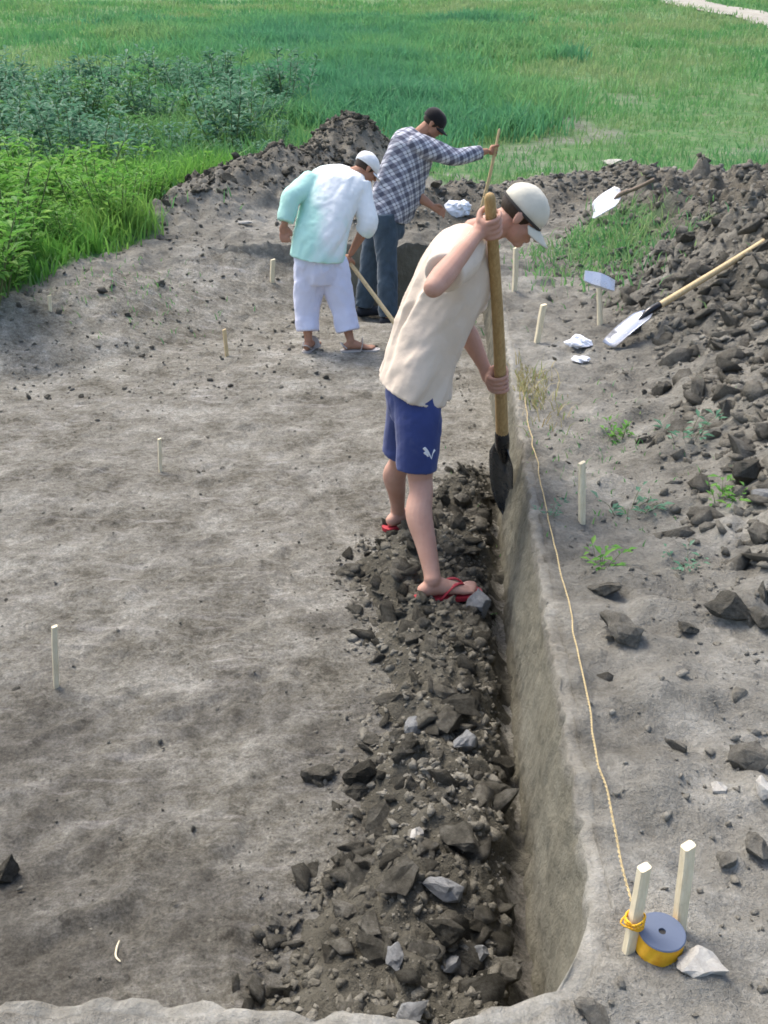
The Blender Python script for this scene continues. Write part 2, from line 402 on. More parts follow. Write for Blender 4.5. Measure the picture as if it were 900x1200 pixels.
for kind in ('clod', 'damp'):
    CLODS[kind] = []
    for k, (v, f) in enumerate(HULLS):
        me = mesh_np('clod', v, f); me.materials.append(M[kind]); CLODS[kind].append(me)
    for k in range(7):
        me = rough_lump('clod', 300 + k, random.uniform(.55, .8), 1, .2); me.materials.append(M[kind]); CLODS[kind].append(me)
def euler_np(n, tilt=1.0):
    a = RNG.uniform(0, 2 * np.pi, n); b = RNG.normal(0, .45 * tilt, n); c = RNG.normal(0, .45 * tilt, n)
    ca, sa, cb, sb, cc, s2 = np.cos(a), np.sin(a), np.cos(b), np.sin(b), np.cos(c), np.sin(c)
    Rz = np.zeros((n, 3, 3)); Rz[:, 0, 0] = ca; Rz[:, 0, 1] = -sa; Rz[:, 1, 0] = sa; Rz[:, 1, 1] = ca; Rz[:, 2, 2] = 1
    Rx = np.zeros((n, 3, 3)); Rx[:, 0, 0] = 1; Rx[:, 1, 1] = cb; Rx[:, 1, 2] = -sb; Rx[:, 2, 1] = sb; Rx[:, 2, 2] = cb
    Ry = np.zeros((n, 3, 3)); Ry[:, 1, 1] = 1; Ry[:, 0, 0] = cc; Ry[:, 0, 2] = s2; Ry[:, 2, 0] = -s2; Ry[:, 2, 2] = cc
    return Rz @ Rx @ Ry
def scatter_mesh(name, variants, pos, scale, rot):
    which = RNG.integers(0, len(variants), len(pos)); vs = []; fs = []; base = 0
    for k, (v, f) in enumerate(variants):
        m = which == k; n = int(m.sum())
        if not n: continue
        vv = np.einsum('nij,vj->nvi', rot[m], v) * scale[m][:, None, None] + pos[m][:, None, :]
        ff = f[None] + (np.arange(n) * len(v))[:, None, None] + base
        vs.append(vv.reshape(-1, 3)); fs.append(ff.reshape(-1, 3)); base += n * len(v)
    return mesh_np(name, np.concatenate(vs), np.concatenate(fs))
def clod_field(parent, kind, xy, size, zfun, n_single, stuff_name, sink=.35):
    order = np.argsort(-size); xy = xy[order]; size = size[order]
    z = zfun(xy[:, 0], xy[:, 1])
    for k in range(min(n_single, len(size))):
        me = random.choice(CLODS[kind]); s = float(size[k])
        link('clod', me, None, parent, (xy[k, 0], xy[k, 1], z[k] + s * (.5 - sink)),
             (random.gauss(0, .5), random.gauss(0, .5), random.uniform(0, 6.3)), (s * random.uniform(.8, 1.25), s, s * random.uniform(.7, 1.05)))
    r = slice(n_single, None); n = len(size) - n_single
    if n > 0:
        p = np.stack([xy[r, 0], xy[r, 1], z[r] + size[r] * (.5 - sink)], -1)
        tag(link(stuff_name, scatter_mesh(stuff_name, HULLS, p, size[r], euler_np(n)), M[kind], parent), kind='stuff')
def sample(n, x0, x1, y0, y1, dens):
    out = np.zeros((0, 2))
    while len(out) < n:
        x = RNG.uniform(x0, x1, n * 3); y = RNG.uniform(y0, y1, n * 3)
        k = RNG.uniform(0, 1, n * 3) < dens(x, y); out = np.concatenate([out, np.stack([x[k], y[k]], -1)])
    return out[:n]
def in_view(x, y, m=30):                # keep pieces where the photograph can see them
    dz = CAM_H - ZG; dep = y * CT + dz * ST
    px = 450 + FPX * x / dep
    return (px > -m - 60) & (px < 900 + m + 60) & (y > 1.2)

# loose soil dug out along the foot of the wall
def loose_edge(y):                      # how far it reaches to the left of the wall
    return np.interp(y, [1.3, 1.9, 2.35, 2.6, 2.8, 3.0, 3.4, 3.8, 4.3, 4.6, 5.0, 5.4], [.86, .64, .50, .72, .50, .46, .64, .70, .66, .54, .34, .05]) + .07 * vn(y * 3.1, y * 0, 80) + .05 * vn(y * 9, y * 0, 81)
def loose_h(x, y):
    e = (wall_x(y) - x); L = loose_edge(y)
    f = (1 - sst(.55, 1.1, e / np.maximum(L, .02))) * (1 - sst(4.95, 5.45, y))
    body = .015 + .055 * np.exp(-((e / L - .55) / .33) ** 2) + .026 * fbm(x * 5, y * 5, 3, 82) + .022 * np.abs(fbm(x * 11, y * 11, 3, 83)) + .016 * (np.floor(2.2 * vn(x * 17, y * 17, 84)) / 2) + .008 * fbm(x * 32, y * 32, 2, 85)
    pit = .03 * np.exp(-((e - .03) / .07) ** 2)
    return f * (body - pit) - .024 * (1 - f)
lx = np.arange(-.85, .72, .009); ly = np.arange(1.25, 5.55, .011)
LX, LY = np.meshgrid(lx, ly)
LX = np.minimum(LX, wall_x(LY) + .02)
LZ = floor_z(LX, LY) + loose_h(LX, LY)
n1, n0 = LX.shape; li = np.arange(n1 * n0).reshape(n1, n0)
LF = np.stack([li[:-1, :-1], li[:-1, 1:], li[1:, 1:], li[1:, :-1]], -1).reshape(-1, 4)
keep = (loose_h(LX, LY) > -.018)
kf = keep.ravel()[LF].any(1)
u, inv = np.unique(LF[kf], return_inverse=True)
loose = tag(link('loose_soil', mesh_np('loose_soil', np.stack([LX, LY, LZ], -1).reshape(-1, 3)[u], inv.reshape(-1, 4), True), M['loose']),
            'strip of dark freshly dug loose soil and clods along the foot of the trench wall', 'soil heap')
def lden(x, y):
    e = (wall_x(y) - x) / np.maximum(loose_edge(y), .02); return np.where((e > .12) & (e < 1.05) & (sdf_pit(x, y) < -.03), np.clip(1.15 - .75 * e, 0, 1), 0) * (1 - sst(4.8, 5.4, y))
xy = sample(6000, -.8, .7, 1.3, 5.4, lden)
siz = np.clip(RNG.lognormal(math.log(.0066), .95, len(xy)), .0025, .062)
clod_field(loose, 'damp', xy, siz, lambda x, y: floor_z(x, y) + np.maximum(loose_h(x, y), 0), 300, 'soil_crumbs', .56)
# thin scatter of crumbs spread over the floor beyond the strip
def fden(x, y):
    e = wall_x(y) - x - loose_edge(y); return np.where(sdf_pit(x, y) < -.03, np.exp(-np.maximum(e, 0) / .16) * .9 + .07, 0) * in_view(x, y)
xy = sample(4200, -2.8, .6, 1.42, 8.5, fden); siz = np.clip(RNG.lognormal(math.log(.0038), .6, len(xy)), .002, .016)
clod_field(pit_floor, 'clod', xy, siz, floor_z, 60, 'floor_crumbs', .25)

# right heap: clods
heap_right = bpy.data.objects.new('spoil_heap', None); COL.objects.link(heap_right)
tag(heap_right, 'long heap of grey dug out clods along the right side beyond the trench', 'soil heap')
def gz2(x, y): return H(x, y)
def rden(x, y):
    h = heap_r(x, y); return np.where(in_view(x, y), np.clip(h * 3.2, 0, 1), 0) * (1 - .8 * np.exp(-(((x - 1.95) / .42) ** 2 + ((y - 9.0) / 1.1) ** 2))) * (.30 + .85 * (5.0 / np.maximum(y, 3)) ** 1.3)
xy = sample(5600, 1.0, 5.4, 2.2, 13.2, rden)
siz = np.clip(RNG.lognormal(math.log(.032), .60, len(xy)), .008, .095); siz = np.where(xy[:, 1] > 8, np.minimum(siz, .055), siz)
clod_field(heap_right, 'clod', xy, siz, gz2, 300, 'small_clods', .60)
# left heap
heap_left = bpy.data.objects.new('spoil_heap', None); COL.objects.link(heap_left)
tag(heap_left, 'dark ridge of spoil soil between the green weeds and the two workers in caps', 'soil heap')
xy = sample(2600, -4.0, 1.0, 9.0, 16.5, lambda x, y: np.clip(heap_l(x, y) * 1.3 - .12, 0, 1))
siz = np.clip(RNG.lognormal(math.log(.022), .5, len(xy)), .009, .09)
clod_field(heap_left, 'damp', xy, siz, gz2, 130, 'small_clods', .5)
heap_far = bpy.data.objects.new('spoil_heap', None); COL.objects.link(heap_far)
tag(heap_far, 'low rounded bank of soil thrown up behind the far end of the pit', 'soil heap')
xy = sample(2400, -.6, 4.6, 9.75, 14.8, lambda x, y: np.clip(heap_f(x, y) * 1.2 - .1, 0, 1))
siz = np.clip(RNG.lognormal(math.log(.022), .5, len(xy)), .01, .09)
clod_field(heap_far, 'clod', xy, siz, gz2, 120, 'small_clods', .45)
# crumbs on the right ground
gobj = bpy.data.objects['ground']
def g2den(x, y):
    return np.where((sdf_pit(x, y) > .12) & in_view(x, y) & (x > 0) & (np.hypot(x - .53, y - 1.55) > .13), .25 + .75 * sst(.25, .9, x - wall_x(y)), 0) * (2.0 / np.maximum(y, 1.5))
xy = sample(3200, .3, 3.0, 1.2, 9.5, g2den); siz = np.clip(RNG.lognormal(math.log(.0062), .65, len(xy)), .0025, .035)
clod_field(gobj, 'clod', xy, siz, gz2, 90, 'ground_crumbs', .3)
xy = sample(900, -3.4, 1.6, 6.5, 11.5, lambda x, y: np.where((x < -.3) | (y > 9.8), (1 - green_mask(x, y)) * .6, 0))
siz = np.clip(RNG.lognormal(math.log(.012), .5, len(xy)), .005, .05)
clod_field(gobj, 'clod', xy, siz, gz2, 40, 'bank_crumbs', .3)

# distinct single lumps and stones: (px, py, width px, mesh seed, material, label, category, name, flatness, sits in pit)
LUMPS = [
 (872, 558, 56, 1, 'clod', 'big rounded dark clod at the front edge of the heap, above a pale lump', 'clod', 'soil_clod', .85, 0),
 (893, 588, 34, 2, 'slab', 'pale grey lump just below the big rounded dark clod', 'clod', 'soil_clod', .7, 0),
 (890, 628, 44, 3, 'clod', 'flat grey clod at the right edge below the pale grey lump', 'clod', 'soil_clod', .6, 0),
 (855, 716, 50, 4, 'clod', 'dark angular clod on bare ground midway down the right edge', 'clod', 'soil_clod', .7, 0),
 (893, 730, 40, 5, 'clod', 'upright clod touching the dark angular one at the right edge', 'clod', 'soil_clod', .9, 0),
 (728, 742, 60, 6, 'clod', 'wedge shaped clod with dark side on ground beside the cord', 'clod', 'soil_clod', .55, 0),
 (711, 692, 44, 7, 'clod', 'flat square clod just below the small bright green weed', 'clod', 'soil_clod', .4, 0),
 (805, 738, 32, 8, 'clod', 'low small clod between the wedge shaped and the dark angular ones', 'clod', 'soil_clod', .5, 0),
 (876, 898, 46, 9, 'clod', 'tall grey clod leaning in a crack near the right edge', 'clod', 'soil_clod', 1.1, 0),
 (897, 930, 34, 10, 'pale', 'pale greenish stone cut by the right edge of the photo', 'stone', 'pale_stone', .9, 0),
 (843, 928, 22, 11, 'pale', 'small whitish lump on the ground left of the pale edge stone', 'stone', 'pale_stone', .7, 0),
 (888, 996, 50, 12, 'clod', 'cracked grey slab of soil at the right edge above the stakes', 'clod', 'soil_clod', .45, 0),
 (852, 1010, 34, 13, 'clod', 'low crumbly clod right of the taller near stake', 'clod', 'soil_clod', .45, 0),
 (823, 1131, 58, 14, 'pale', 'whitish flat chunk lying beside the yellow spool', 'stone', 'pale_stone', .38, 0),
 (484, 857, 34, 15, 'slab', 'pale grey blocky lump at the left edge of the loose soil', 'clod', 'soil_clod', .75, 1),
 (548, 874, 34, 16, 'slab', 'round bluish grey lump in the loose soil near the wall', 'clod', 'soil_clod', .8, 1),
 (585, 905, 50, 17, 'damp', 'wide grey slab of dug soil against the wall foot', 'clod', 'soil_clod', .5, 1),
 (522, 838, 50, 18, 'damp', 'brownish tilted slab above the round bluish lump', 'clod', 'soil_clod', .6, 1),
 (536, 985, 56, 19, 'damp', 'large tilted brown slab of soil in the middle of the trench', 'clod', 'soil_clod', .6, 1),
 (489, 980, 24, 20, 'pale', 'small white lump beside the large tilted brown slab', 'stone', 'pale_stone', .7, 1),
 (521, 1045, 44, 21, 'slab', 'big bluish grey lump with flat face low in the trench', 'clod', 'soil_clod', .75, 1),
 (470, 1032, 62, 22, 'damp', 'elongated brown clod left of the big bluish lump', 'clod', 'soil_clod', .5, 1),
 (520, 1097, 50, 23, 'damp', 'rounded dark clod below the big bluish grey lump', 'clod', 'soil_clod', .8, 1),
 (560, 1122, 34, 24, 'slab', 'grey lump right of the rounded dark clod', 'clod', 'soil_clod', .9, 1),
 (462, 1122, 36, 25, 'slab', 'pale topped lump left below the rounded dark clod', 'clod', 'soil_clod', .7, 1),
 (528, 1132, 30, 26, 'slab', 'small bluish lump between two grey ones near the bottom', 'clod', 'soil_clod', .7, 1),
 (480, 1190, 40, 27, 'slab', 'bluish lump at the bottom edge of the photo', 'clod', 'soil_clod', .7, 1),
 (432, 1085, 44, 28, 'damp', 'thin dark curved slab of clay near the trench bottom', 'clod', 'soil_clod', .4, 1),
 (562, 715, 34, 29, 'slab', 'dark bluish lump right in front of the red flip-flop', 'clod', 'soil_clod', .9, 1),
 (484, 752, 32, 35, 'damp', 'dark thin shard of soil just below the red flip-flop', 'clod', 'soil_clod', .5, 1),
 (375, 912, 40, 30, 'damp', 'dark clod at the left tip of the dug soil ridge', 'clod', 'soil_clod', .7, 1),
 (425, 908, 46, 31, 'damp', 'dark long clod in the ridge jutting left from the trench', 'clod', 'soil_clod', .6, 1),
 (8, 1026, 34, 32, 'damp', 'dark rounded lump cut by the left edge of the photo', 'clod', 'soil_clod', 1.0, 1),
 (722, 195, 44, 33, 'pale', 'pale flat patch of rubble on the grass behind the worker', 'stone', 'pale_stone', .3, 0),
 (828, 208, 26, 34, 'pale', 'small pale flat stone at the grass edge behind the heap', 'stone', 'pale_stone', .4, 0),
]
for (px, py, wpx, sd, mk, lab, cat, nm, fl, pit) in LUMPS:
    if pit:
        z = .04
        for _ in range(8):
            p = G(px, py, z); z = float(floor_z(np.array([p.x]), np.array([p.y]))[0] + max(0, loose_h(np.array([p.x]), np.array([p.y]))[0]))
    else: p = on(px, py); z = p.z
    dep = p.y * CT + (CAM_H - z) * ST; s = wpx / FPX * dep / 2.1
    me = rough_lump(nm, 700 + sd, fl, 2, .13); me.materials.append(M[mk])
    tag(link(nm, me, None, None, (p.x, p.y, z + s * fl * .45), (random.gauss(0, .22), random.gauss(0, .22), random.uniform(0, 6.3)), s), lab, cat,
        'grey lumps in the loose soil' if (pit and cat == 'clod') else ('clods on the right ground' if cat == 'clod' else 'pale stones'))

# ------------------------------------------------------------------ body and cloth building
def catmull(pts, vals, n):
    pts = [Vector(p) for p in pts]; out = []; ov = []
    m = len(pts)
    for i in range(m - 1):
        p0, p1, p2, p3 = pts[max(i - 1, 0)], pts[i], pts[i + 1], pts[min(i + 2, m - 1)]
        v0, v1, v2, v3 = vals[max(i - 1, 0)], vals[i], vals[i + 1], vals[min(i + 2, m - 1)]
        for k in range(n):
            t = k / n; q = lambda a, b, c, d: .5 * ((2 * b) + (c - a) * t + (2 * a - 5 * b + 4 * c - d) * t * t + (3 * b - a - 3 * c + d) * t ** 3)
            out.append(q(p0, p1, p2, p3)); ov.append(tuple(q(a, b, c, d) for a, b, c, d in zip(v0, v1, v2, v3)))
    out.append(pts[-1]); ov.append(tuple(vals[-1])); return out, ov
def rings_mesh(bm, rings, cap=True):
    vs = [[bm.verts.new(p) for p in r] for r in rings]; n = len(vs[0])
    for a, b in zip(vs[:-1], vs[1:]):
        for k in range(n): bm.faces.new((a[k], a[(k + 1) % n], b[(k + 1) % n], b[k]))
    if cap:
        bm.faces.new(vs[0][::-1]); bm.faces.new(vs[-1])
def loft(bm, pts, rad, ref=(0, 1, 0), seg=16, n=5, round_ends=True):
    """tube through pts; rad = r or (r across, r along ref)"""
    vals = [(r, r) if not hasattr(r, '__len__') else tuple(r) for r in rad]
    p, v = catmull(pts, vals, n); rings = []; ref = Vector(ref)
    for i in range(len(p)):
        t = (p[min(i + 1, len(p) - 1)] - p[max(i - 1, 0)]).normalized()
        b = (ref - t * ref.dot(t)).normalized(); a = b.cross(t)
        ring = lambda c, s: [c + (a * v[i][0] * math.cos(q) + b * v[i][1] * math.sin(q)) * s for q in (2 * math.pi * k / seg for k in range(seg))]
        rr = min(v[i])
        if i == 0 and round_ends: rings += [ring(p[i] - t * rr * .9, .35), ring(p[i] - t * rr * .6, .78)]
        rings.append(ring(p[i], 1))
        if i == len(p) - 1 and round_ends: rings += [ring(p[i] + t * rr * .6, .78), ring(p[i] + t * rr * .9, .35)]
    rings_mesh(bm, rings)
def ell(bm, c, ax, u=14, v=9):
    """ellipsoid: ax = three half-axis vectors"""
    mtx = Matrix((ax[0], ax[1], ax[2])).transposed().to_4x4(); mtx.translation = c
    bmesh.ops.create_uvsphere(bm, u_segments=u, v_segments=v, radius=1, matrix=mtx)
def pair_loft(bm, prs, hd, D, seg=28, n=5, sup=2.0):
    """torso like loft: prs = [(back px,py),(front px,py)] seen at distance D, hd = half width across the view"""
    cs = []; va = []
    for (b, f), h in zip(prs, hd):
        d = D if not hasattr(D, '__len__') else D[len(cs)]
        pb, pf = P(*b, d), P(*f, d); cs.append((pb + pf) / 2); va.append(((pf - pb).x / 2, (pf - pb).y / 2, (pf - pb).z / 2, h))
    p, v = catmull(cs, va, n); rings = []
    for c, q in zip(p, v):
        a = Vector(q[:3]); b = Vector((0, q[3], 0)); r = []
        for k in range(seg):
            t = 2 * math.pi * k / seg; co, si = math.cos(t), math.sin(t)
            r.append(c + a * math.copysign(abs(co) ** (2 / sup), co) + b * math.copysign(abs(si) ** (2 / sup), si))
        rings.append(r)
    rings_mesh(bm, rings)
def remesh(bm, voxel, it=4, fac=.5):
    bmesh.ops.recalc_face_normals(bm, faces=bm.faces)
    me = bpy.data.meshes.new('tmp'); bm.to_mesh(me); bm.free()
    o = bpy.data.objects.new('tmp', me); COL.objects.link(o)
    r = o.modifiers.new('r', 'REMESH'); r.mode = 'VOXEL'; r.voxel_size = voxel
    if it: q = o.modifiers.new('s', 'SMOOTH'); q.factor = fac; q.iterations = it
    dg = bpy.context.evaluated_depsgraph_get(); dg.update()
    out = bpy.data.meshes.new_from_object(o.evaluated_get(dg)); bpy.data.objects.remove(o); bpy.data.meshes.remove(me)
    out.polygons.foreach_set('use_smooth', np.ones(len(out.polygons), bool)); return out
def get_co(me):
    a = np.empty(len(me.vertices) * 3, np.float32); me.vertices.foreach_get('co', a); return a.reshape(-1, 3).astype(float)
def get_no(me):
    a = np.empty(len(me.vertices) * 3, np.float32); me.vertices.foreach_get('normal', a); return a.reshape(-1, 3).astype(float)
def set_co(me, v): me.vertices.foreach_set('co', v.astype(np.float32).ravel()); me.update()
def folds(me, A, B, amp, kphi, seed, small=.002, hem=1.0):
    """cloth folds running from A (gathered) to B (hanging)"""
    v = get_co(me); n = get_no(me); A = np.array(A); B = np.array(B); ax = B - A; L = np.linalg.norm(ax); ax /= L
    t = np.clip((v - A) @ ax / L, 0, 1); r = v - A - np.outer((v - A) @ ax, ax)
    e1 = np.cross(ax, [0, 1, 0]); e1 /= np.linalg.norm(e1); e2 = np.cross(ax, e1)
    ph = np.arctan2(r @ e2, r @ e1)
    wv = fbm(np.cos(ph) * 1.3 + t * 2.2, np.sin(ph) * 1.3 + seed, 3, seed)
    f = np.sin(kphi * ph + 2.6 * wv + 1.2 * t) * (.25 + .75 * t ** hem) * amp * (.6 + .5 * vn(ph * 1.5, t * 2, seed + 3))
    f += small * fbm(v[:, 0] * 22 + v[:, 1] * 9, v[:, 2] * 16 + v[:, 1] * 14, 3, seed + 7)
    # slanting drag lines
    f += amp * .5 * np.maximum(0, np.sin((v @ np.array([9., 5., 26.])) + 3 * wv)) ** 3 * (1 - t)
    f *= np.clip(1.15 - (n @ ax) ** 2 * 1.6, 0, 1)
    set_co(me, v + n * f[:, None])
def part(name, me, m, root, label=None, kind=None):
    """me is in world coordinates; hang it under root"""
    v = get_co(me); rt = root.matrix_world.translation if root.parent is None else None
    loc = np.array(ROOT_LOC[root.name]); set_co(me, v - loc)
    o = link(name, me, m, root); ROOT_LOC[o.name] = tuple(loc); return tag(o, label, None, None, kind)
ROOT_LOC = {}
def person(loc, label, group='people working in the pit'):
    e = empty('person', loc, label, 'person', group); ROOT_LOC[e.name] = tuple(loc); return e
def frame(F, U):
    F = Vector(F).normalized(); U = Vector(U); U = (U - F * U.dot(F)).normalized(); return F, F.cross(U), U   # forward, right, up
def head(bm, c, fr, s=1.0):
    F, Rr, U = fr; c = Vector(c)
    at = lambda f, r, u: c + (F * f + Rr * r + U * u) * s
    ax = lambda f, r, u: (F * f * s, Rr * r * s, U * u * s)
    ell(bm, at(-.004, 0, .030), ax(.094, .075, .084), 20, 14)
    ell(bm, at(.028, 0, -.045), ax(.062, .060, .066)); ell(bm, at(.062, 0, -.092), ax(.024, .027, .022))
    ell(bm, at(.055, .036, -.03), ax(.030, .026, .028)); ell(bm, at(.055, -.036, -.03), ax(.030, .026, .028))
    ell(bm, at(.078, 0, .022), ax(.016, .050, .013))
    loft(bm, [at(.088, 0, .012), at(.104, 0, -.012), at(.114, 0, -.034)], [.008 * s, .010 * s, .014 * s], Rr, 8, 4)
    for q in (-1, 1):
        ell(bm, at(.103, q * .012, -.036), ax(.010, .009, .008), 8, 6)
        ell(bm, at(-.006, q * .079, -.010), ax(.019, .010, .033), 10, 8); ell(bm, at(-.008, q * .083, .006), ax(.016, .008, .016), 8, 6)
    ell(bm, at(.088, 0, -.057), ax(.011, .024, .0065), 10, 6); ell(bm, at(.086, 0, -.068), ax(.011, .021, .0065), 10, 6)
def grip(bm, c, A, Wd, r, s=1.0, thumb=1):
    """fist round a rod of radius r at c along A; the palm is on side Wd"""
    A = Vector(A).normalized(); Wd = Vector(Wd); Wd = (Wd - A * Wd.dot(A)).normalized(); B = A.cross(Wd) * thumb
    pt = lambda ang, rad, a: c + (Wd * math.cos(R(ang)) + B * math.sin(R(ang))) * rad + A * a
    ell(bm, c + Wd * (r + .014 * s) + B * .006 * s, (A * .043 * s, Wd * .019 * s, B * .034 * s))
    for k, ln in enumerate((.92, 1.0, .96, .80)):
        a = (1.5 - k) * .0215 * s; rad = r + .0095 * s
        st = [42, 85, 130, 180, 215 + 45 * ln]
        loft(bm, [pt(q, rad + (.010 * s if i == 0 else (.004 * s if i in (1, 3) else 0)), a * (1 + .06 * i)) for i, q in enumerate(st)],
             [.0105 * s, .0100 * s, .0095 * s, .009 * s, .0078 * s], A, 8, 3)
    loft(bm, [pt(-10, r + .022 * s, .030 * s), pt(-55, r + .016 * s, .046 * s), pt(-105, r + .011 * s, .052 * s), pt(-150, r + .010 * s, .045 * s)],
         [.014 * s, .0125 * s, .011 * s, .0088 * s], A, 8, 3)
    return c + Wd * (r + .02 * s)
def foot(bm, heel, tdir, s=1.0, side=1, up=(0, 0, 1)):
    t = Vector(tdir).normalized(); u = Vector(up); sd = t.cross(u).normalized() * side; heel = Vector(heel)
    at = lambda f, q, z: heel + (t * f + sd * q + u * z) * s
    loft(bm, [at(.0, 0, .033), at(.05, 0, .045), at(.10, .004, .036), at(.155, .004, .022), at(.185, .002, .015)],
         [(.031 * s, .031 * s), (.032 * s, .040 * s), (.036 * s, .030 * s), (.044 * s, .019 * s), (.042 * s, .013 * s)], u, 16, 4)
    for k in range(5):
        q = -.032 + .0165 * k; L = (.052, .050, .043, .034, .024)[k]; r = (.0135, .0098, .0092, .0088, .0085)[k]
        loft(bm, [at(.178 - .010 * k * .6, q * 1.0, .014), at(.178 + L * .55, q * 1.08, .016), at(.178 + L, q * 1.1, .010)], [r * s, r * s, r * .9 * s], u, 8, 3)
    return at(.035, 0, .075)
def cap_parts(root, c, fr, s, m_cap, m_band, brim_len=.072, dip=.035, skull=False, name='cap'):
    F, Rr, U = fr; c = Vector(c); bm = bmesh.new()
    at = lambda f, r, u: c + (F * f + Rr * r + U * u) * s
    nphi, nth = 32, 9; rings = []
    for k in range(nth):
        th = R(90) * k / (nth - 1); cr = math.cos(th) ** .9 if k < nth - 1 else .02; z = .022 + .098 * math.sin(th) ** .95
        ring = []
        for j in range(nphi):
            p = 2 * math.pi * j / nphi; lobe = 1 + .012 * math.cos(6 * p) * math.sin(2 * th)
            ring.append(at(-.004 + .106 * cr * math.cos(p) * lobe, .088 * cr * math.sin(p) * lobe, z - .012 * (1 if k == 0 else 0) - .010 * math.cos(p) * (1 - k / nth)))
        rings.append(ring)
    rings_mesh(bm, rings)
    me = bm_mesh(name, bm, True); v = get_co(me); n = get_no(me)
    set_co(me, v + n * (.0035 * s * fbm(v[:, 0] * 24 + v[:, 1] * 12, v[:, 2] * 24 - v[:, 1] * 9, 3, 91))[:, None])
    o = part(name, me, m_cap, root)
    if brim_len:
        bm = bmesh.new(); g = []
        for side in (0, 1):
            rows = []
            for i in range(6):
                e = i / 5; row = []
                for j in range(15):
                    p = R(-62 + 124 * j / 14); w = math.cos(p) ** .6
                    rr = 1 + e * brim_len / .10 * w
                    row.append(bm.verts.new(at(-.006 + .104 * rr * math.cos(p), .087 * (1 + .12 * e) * math.sin(p), .016 - .012 * math.cos(p) - dip * e * w - .022 * math.sin(p) ** 2 * (1) - .0045 * side)))
                rows.append(row)
            g.append(rows)
        for side in (0, 1):
            for i in range(5):
                for j in range(14):
                    q = [g[side][i][j], g[side][i][j + 1], g[side][i + 1][j + 1], g[side][i + 1][j]]
                    bm.faces.new(q if side == 0 else q[::-1])
        for i in range(5):
            for j in (0, 14): bm.faces.new([g[0][i][j], g[0][i + 1][j], g[1][i + 1][j], g[1][i][j]])
        for j in range(14):
            for i in (0, 5): bm.faces.new([g[0][i][j], g[0][i][j + 1], g[1][i][j + 1], g[1][i][j]])
        link_o = bm_mesh('peak', bm, True)
        b = part('peak', link_o, m_cap, root)
        b.parent = o
    if m_band:
        bm = bmesh.new(); rings = []
        for (er, ez) in ((1.012, .006), (1.03, .008), (1.03, .016), (1.012, .018)):
            rings.append([at(-.004 + .106 * er * math.cos(p), .088 * er * math.sin(p), ez - .010 * math.cos(p)) for p in (2 * math.pi * j / 32 for j in range(32))])
        rings_mesh(bm, rings + rings[:1], False)
        b = part('band', bm_mesh('band', bm, True), m_band, root); b.parent = o
    return o
def hair_part(root, c, fr, s, m, low=-.03):
    F, Rr, U = fr; bm = bmesh.new()
    at = lambda f, r, u: Vector(c) + (F * f + Rr * r + U * u) * s
    ell(bm, at(-.014, 0, .02), (F * .088 * s, Rr * .0785 * s, U * .080 * s), 28, 20)
    for v in bm.verts:
        d = v.co - Vector(c); u = d.dot(U) / s; f = d.dot(F) / s
        if u < low: v.co += U * (low - u) * s * .92
    me = bm_mesh('hair', bm, True); v = get_co(me); n = get_no(me)
    set_co(me, v + n * (.002 * fbm(v[:, 0] * 70, v[:, 2] * 70 + v[:, 1] * 40, 3, 97))[:, None]); return part('hair', me, m, root)
def eyes(root, c, fr, s, m_eye, m_iris):
    F, Rr, U = fr
    for q in (-1, 1):
        bm = bmesh.new(); p = Vector(c) + (F * .083 + Rr * q * .031 + U * .006) * s
        ell(bm, p, (F * .0115 * s, Rr * .0125 * s, U * .0085 * s), 12, 8); e = part('eye', bm_mesh('eye', bm, True), m_eye, root)
        bm = bmesh.new(); ell(bm, p + F * .008 * s - U * .002 * s, (F * .0045 * s, Rr * .0058 * s, U * .0058 * s), 10, 6)
        i = part('iris', bm_mesh('iris', bm, True), m_iris, root); i.parent = e
def skin_mat(name, c, flush):
    t = NT(name); co = t.coord(False)
    col = t.ramp(t.noise(co, 9, 4, .6), [(.3, c), (.7, flush)])
    col = t.mix(t.ramp(t.noise(co, 26, 5, .7), [(.55, (0, 0, 0)), (.75, (.35,) * 3)]), col, tuple(x * .8 for x in c)); n = t.bump(t.noise(co, 160, 4, .65), .25, .0015)
    m = t.done(col, n, .65, .25); t.b.inputs['Subsurface Weight'].default_value = .12; t.b.inputs['Subsurface Radius'].default_value = (.02, .008, .005); return m
def cloth_mat(name, c, var=.06, weave=420, rough=.9, dirt=None):
    t = NT(name); co = t.coord(False); a = tuple(x * (1 - var) for x in c); b = tuple(min(1, x * (1 + var)) for x in c)
    col = t.ramp(t.noise(co, 7, 4, .6), [(.3, a), (.7, b)])
    if dirt: col = t.mix(t.ramp(t.noise(co, 11, 5, .7), [(.58, (0, 0, 0)), (.8, (.55,) * 3)]), col, dirt)
    n1 = t.bump(t.noise(co, 38, 4, .6), .35, .006); n2 = t.bump(t.noise(co, weave, 2, .5), .25, .0008, n1)
    return t.done(col, n2, rough, .15, **{'Sheen Weight': .15})
M['skin_fair'] = skin_mat('fair_skin', (.45, .245, .175), (.53, .32, .24))
M['skin_tan'] = skin_mat('tanned_skin', (.34, .17, .105), (.42, .22, .14))
M['tee'] = cloth_mat('cream_jersey', (.65, .545, .435), .05, dirt=(.54, .46, .37))
M['shorts'] = cloth_mat('navy_blue_cloth', (.040, .056, .165), .15, dirt=(.10, .11, .18))
M['cap_cream'] = cloth_mat('cream_cap_cloth', (.62, .585, .475), .06, dirt=(.50, .46, .36))
M['band'] = plain('dark_band', (.045, .04, .035), .8)
M['hair'] = plain('brown_hair', (.035, .022, .013), .6, .3, .3, 60, .6, 150)
M['eyew'] = plain('eye_white', (.7, .68, .64), .3, .5, .02); M['iris'] = plain('dark_iris', (.03, .02, .015), .2, .5, .05)
